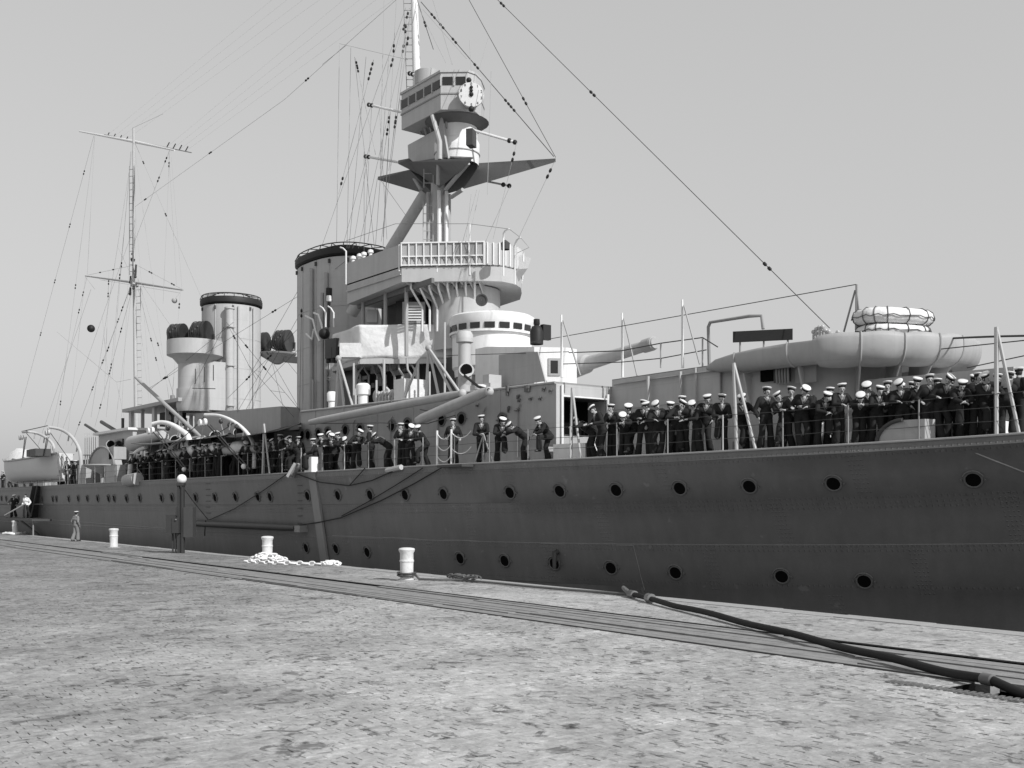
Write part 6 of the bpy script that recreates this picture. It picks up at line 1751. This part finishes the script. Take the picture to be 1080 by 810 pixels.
ladder(la, lb, .8, (.9, -.3, 0), 'boarding_ladder', gw, .3, .07, M_DARK)
MB().bar(la + Vector((-.25, .1, 0)), lb + Vector((-.25, .1, 0)), .9, .06).build('ladder_back', M_DARK, gw)
MB().tube([on_hull(27, 548) + Vector((0, -.4, 0)), on_hull(50, 566) + Vector((0, -.3, -.1))], .08, 6).build('gangway_strut', M_DARK, gw)

# ------------------------------------------------------------------ quay furniture
M_BOLL = mat('chipped_white_paint', 0.66, 0.6, 0.32, 7.0, 0.006, 14, streak=0.15)
def bollard(x, y, label):
    p = PZ(x, y, 0)
    t = thing('bollard', p, label, 'bollard', 'white mooring bollards')
    MB().lathe(p, [(.215, 0), (.21, .05), (.20, .10), (.195, .30), (.20, .55)], 28).build('post', M_BOLL, t, smooth=True, angle=35)
    MB().lathe(p, [(.20, .55), (.215, .57), (.215, .61), (.20, .63), (.20, .82), (.235, .88), (.245, .93), (.22, .965), (.12, .985), (.001, .99)], 28).build('head', M_BOLL, t, smooth=True, angle=35)
    MB().lathe(p, [(.34, 0), (.34, .035), (.25, .04)], 24).build('base_plate', M_COPE, t)
    return p
B1 = bollard(429, 612.5, 'white bollard nearest the camera with dark rope looped round its foot')
B2 = bollard(282, 591.5, 'white bollard rising from a heap of white chain')
B3 = bollard(120, 577.5, 'bare white bollard between the quay man and the lamp post')
B4 = bollard(16, 563.5, 'far left white bollard with a pale rope heap at its foot')
# mooring rope: turns on the bollard, along the quay to the bow
def rope_mat_tube(pts, r, name, parent, m=M_ROPE, n=8):
    return MB().tube(pts, r, n).build(name, m, parent, smooth=True)
rp = thing('mooring_rope', B1, 'dark mooring rope knotted beside the nearest bollard and led towards the bow', 'rope')
for k in range(2):
    rope_mat_tube([B1 + Vector((.27 * math.cos(a), .27 * math.sin(a), .16 + .07 * k + .01 * math.sin(a * 2))) for a in [2 * math.pi * j / 20 for j in range(21)]], .03, 'turn', rp, M_DARK)
def ground_path(px, z, n=6):
    pts = [PZ(x, y, 0) + Vector((0, 0, z)) for x, y in px]
    out = []
    for i in range(len(pts) - 1):
        p0, p1, p2, p3 = pts[max(i - 1, 0)], pts[i], pts[i + 1], pts[min(i + 2, len(pts) - 1)]
        for k in range(n):
            t = k / n
            out.append(.5 * ((2 * p1) + (p2 - p0) * t + (2 * p0 - 5 * p1 + 4 * p2 - p3) * t * t + (3 * p1 - p0 - 3 * p2 + p3) * t ** 3))
    out.append(pts[-1]); return out
g0 = ground_path([(436, 612), (460, 613), (485, 613.5), (520, 616.5), (560, 620.5), (600, 624), (640, 627), (662, 629)], .05)
g0[0] = B1 + Vector((.15, -.2, .2)); g0[1].z += .1
rope_mat_tube(g0, .035, 'main_part', rp)
kc = PZ(487, 613, 0) + Vector((0, 0, .08))
for k in range(7):
    a0 = k * 1.1
    rope_mat_tube([kc + Vector((.42 * math.cos(a + a0) * (.5 + .1 * k) + .16 * (k - 3), .12 * math.sin(a + a0), .06 + .05 * math.sin(a * 1.5 + k))) for a in [2 * math.pi * j / 14 for j in range(13)]], .03, 'knot_turn', rp)
# white chain heap and its tail
chn = thing('mooring_chain', B2, 'heap of white chain round a bollard with a tail along the quay', 'chain')
lk = MB()
lp = [Vector((.13 * math.copysign(abs(math.cos(a)) ** .8, math.cos(a)), .075 * math.sin(a), 0)) for a in [2 * math.pi * j / 14 for j in range(15)]]
lk.tube(lp, .032, 6, cap=False)
lme = bpy.data.meshes.new('link'); lme.from_pydata(lk.v, [], lk.f); lme.materials.append(M_ROPEW)
lme.polygons.foreach_set('use_smooth', [True] * len(lme.polygons))
def link_at(p, rz, rx, par):
    o = bpy.data.objects.new('link', lme); COL.objects.link(o); o.parent = par
    o.matrix_parent_inverse = par.matrix_world.inverted()
    o.matrix_basis = Matrix.Translation(p) @ Matrix.Rotation(rz, 4, 'Z') @ Matrix.Rotation(rx, 4, 'X')
for k in range(110):
    a = random.uniform(0, 6.28); rr = .22 + abs(random.gauss(0, .32))
    link_at(B2 + Vector((rr * math.cos(a), rr * math.sin(a) * .8, .05 + max(0, .36 - rr * .42) * random.random())), random.uniform(0, 6.28), random.uniform(-1.2, 1.2), chn)
tail = ground_path([(256, 593), (270, 594), (288, 595), (305, 595.5), (322, 596), (340, 596.5), (357, 597)], .06, 8)
acc, last, k = 0, tail[0], 0
for p in tail:
    if (p - last).length > .20:
        link_at(p + Vector((0, random.uniform(-.02, .02), 0)), math.atan2(p.y - last.y, p.x - last.x), (k % 2) * 1.2 + random.uniform(-.2, .2), chn); last = p; k += 1
for k in range(16): link_at(PZ(350 + random.uniform(-8, 8), 595.5 + random.uniform(-1, 1.4), 0) + Vector((0, 0, .08)), random.uniform(0, 6), random.uniform(-1, 1), chn)
r4 = thing('rope_heap', B4, 'pale rope flaked down round the far left bollard', 'rope')
for k in range(5):
    rr = .30 + .12 * k
    rope_mat_tube([B4 + Vector((rr * 1.3 * math.cos(a) + .1 * math.sin(3 * a + k), rr * math.sin(a), .06 + .05 * (k % 2) + .03 * math.sin(5 * a))) for a in [2 * math.pi * j / 24 for j in range(25)]], .045, 'coil', r4, M_ROPEW)
# black hose across the track
hs = thing('water_hose', PZ(700, 637, 0), 'thick black hose lying across the timber track to a pit', 'hose')
hp_ = ground_path([(668, 631), (700, 640), (722, 645.5), (760, 655), (800, 665.5), (850, 678.5), (900, 691.5), (950, 704), (1000, 716), (1043, 725.5)], .10, 6)
for i_, p in enumerate(hp_): p.z = .092 + .012 * math.sin(i_ * .5)
rope_mat_tube(hp_, .062, 'hose', hs, M_RUBBER, 14)
h0 = hp_[0]; hd = (hp_[0] - hp_[2]).normalized()
MB().tube([h0 - hd * .1, h0 + hd * .25, h0 + hd * .3, h0 + hd * .8 + Vector((0, 0, .12))], [.10, .10, .07, .05], 12).build('nozzle', M_STEEL, hs, smooth=True)
MB().tube([h0 - hd * 1.35, h0 - hd * 1.1], .11, 12).build('coupling', M_STEEL, hs, smooth=True)
h1 = hp_[-1]; hd = (hp_[-1] - hp_[-3]).normalized()
MB().tube([h1 - hd * .12, h1 - hd * .10, h1 + hd * .06, h1 + hd * .08], [.06, .078, .078, .06], 14).build('coupling', M_WFIT, hs, smooth=True)
e_ = PZ(1120, 744, 0)
rope_mat_tube([h1 + hd * .05, lerp(h1, e_, .35) + Vector((0, 0, -.02)), lerp(h1, e_, .7) + Vector((0, .04, -.05)), e_ + Vector((0, .1, -.1))], .06, 'hose', hs, M_RUBBER, 14)
# lamp post with switch boxes
lp0 = PZ(189, 583.5, 0)
lt = thing('lamp_post', lp0, 'dark steel quay lamp post with white globe and two switch boxes', 'lamp post')
sc = 54.5 / 2.35
Mr = math.atan2(CT, ST)
def LB(x0, x1, y0, y1, dep, nm, m, dz=0):
    w = (x1 - x0) / sc; h = (y1 - y0) / sc
    c = lp0 + Rv * (((x0 + x1) / 2 - 189) / sc) + Fv * dz
    return MB().box((c.x, c.y, (583.5 - (y0 + y1) / 2) / sc), (w, dep, h), rz=math.atan2(Rv.y, Rv.x)).build(nm, m, lt)
M_POST = mat('dark_green_steel', .045, .45, .2, 4)
LB(187.4, 189.6, 512, 583.5, .22, 'upright', M_POST); LB(192, 194.2, 512, 583.5, .22, 'upright', M_POST)
LB(189.6, 192, 514, 583.3, .06, 'web_plate', M_DARK)
LB(186.8, 195, 509.5, 512.2, .34, 'head_plate', M_POST)
LB(181.5, 183, 562, 583.5, .07, 'leg', M_POST); LB(184.5, 186, 562, 583.5, .07, 'leg', M_POST)
LB(177.3, 187, 543, 562.6, .38, 'switch_box', M_POST, -.15); LB(184, 191, 546, 562, .30, 'switch_box_door', M_POST, -.22)
LB(194.4, 204.3, 535, 566.5, .5, 'switch_box', M_DARK, .1); LB(186.2, 188, 535, 544, .3, 'conduit', M_POST)
gl = lp0 + Rv * ((191.8 - 189) / sc)
MB().ball((gl.x, gl.y, (583.5 - 505.2) / sc), .215, 24, 16).build('globe', M_GLOBE, lt, smooth=True)
MB().lathe((gl.x, gl.y, (583.5 - 510.2) / sc), [(.14, -.02), (.15, .03), (.10, .06)], 16).build('globe_collar', M_POST, lt, smooth=True)
MB().ball(lp0 + Rv * (-.02) - Fv * .42 + Vector((0, 0, (583.5 - 548) / sc)), .04, 8, 5).build('lock_knob', M_STEEL, lt, smooth=True)
# ropes hung along the side
def side_rope(pts, r, label, sag=0.0, o=.12):
    r *= .7
    pp = [off_hull(x, y, o) for x, y in pts]
    m = MB().tube(pp, r, 6).build('hanging_rope', M_BLACK, smooth=True)
    tag(m, label, 'rope')
side_rope([(469, 493), (440, 509), (405, 527), (362, 545.5), (340, 550), (318, 553.5)], .035, 'dark guy rope from the gangway step down to the slung spar')
side_rope([(449, 493.5), (420, 511), (390, 529), (363, 543.5)], .03, 'dark rope just above the longer guy, ending at the splice')
side_rope([(316, 500), (340, 508), (371, 511.5), (395, 506), (417, 497)], .035, 'slack dark rope drooping beneath the sailors by the refuse chute')
side_rope([(371, 511.5), (380, 502), (388, 493.5)], .03, 'short dark rope rising from the slack rope to the deck edge')
side_rope([(305, 500), (280, 517), (250, 536), (223, 548)], .032, 'taut dark rope from the ash chute down to the spar end')
side_rope([(195, 513), (205, 527), (222, 548)], .03, 'dark rope slanting down behind the lamp globe')
side_rope([(223, 548), (222, 560), (222, 564)], .04, 'rope tail and shackle hanging below the spar', o=.3)

# far bank and building beyond the ship
structure(MB().box((-900, 900, WATER_Z + 3), (2600, 300, 9)).build('far_shore', mat('far_shore', .16, .9, .3, .02)))
fb = thing('warehouse', Vector((-560, 262, 0)), 'pale flat-roofed building with rows of windows far behind the mainmast', 'building')
Zf = 560
def FP(x, y): 
    d = ray(x); return Vector((d[0] * Zf, d[1] * Zf, CAMH + (Y0 - y) * Zf / FPX))
a, c_ = FP(176, 436), FP(216, 436)
e = (c_ - a); e.z = 0; Lb = e.length; ang = math.atan2(e.y, e.x); mid_ = (a + c_) / 2; dpt = Vector((-e.y, e.x, 0)).normalized()
zt_ = a.z
MB().box((mid_.x + dpt.x * 15, mid_.y + dpt.y * 15, (zt_ - 6) / 2 + 3), (Lb, 30, zt_), rz=ang).build('wall', M_FAR, fb)
MB().box((mid_.x + dpt.x * 15 + e.x * .2, mid_.y + dpt.y * 15 + e.y * .2, zt_ + 3.6), (Lb * .35, 14, 7), rz=ang).build('roof_house', M_FAR, fb)
MB().tube([FP(182, 437), FP(182, 417)], 1.2, 10).build('chimney', M_MID, fb, smooth=True)
for r_ in range(4):
    for k in range(7):
        p = lerp(a, c_, (k + .5) / 7) - dpt * .2
        MB().box((p.x, p.y, zt_ - 3.2 - r_ * 4.2), (Lb / 7 * .6, .5, 1.7), rz=ang).build('window', M_DARK, fb)
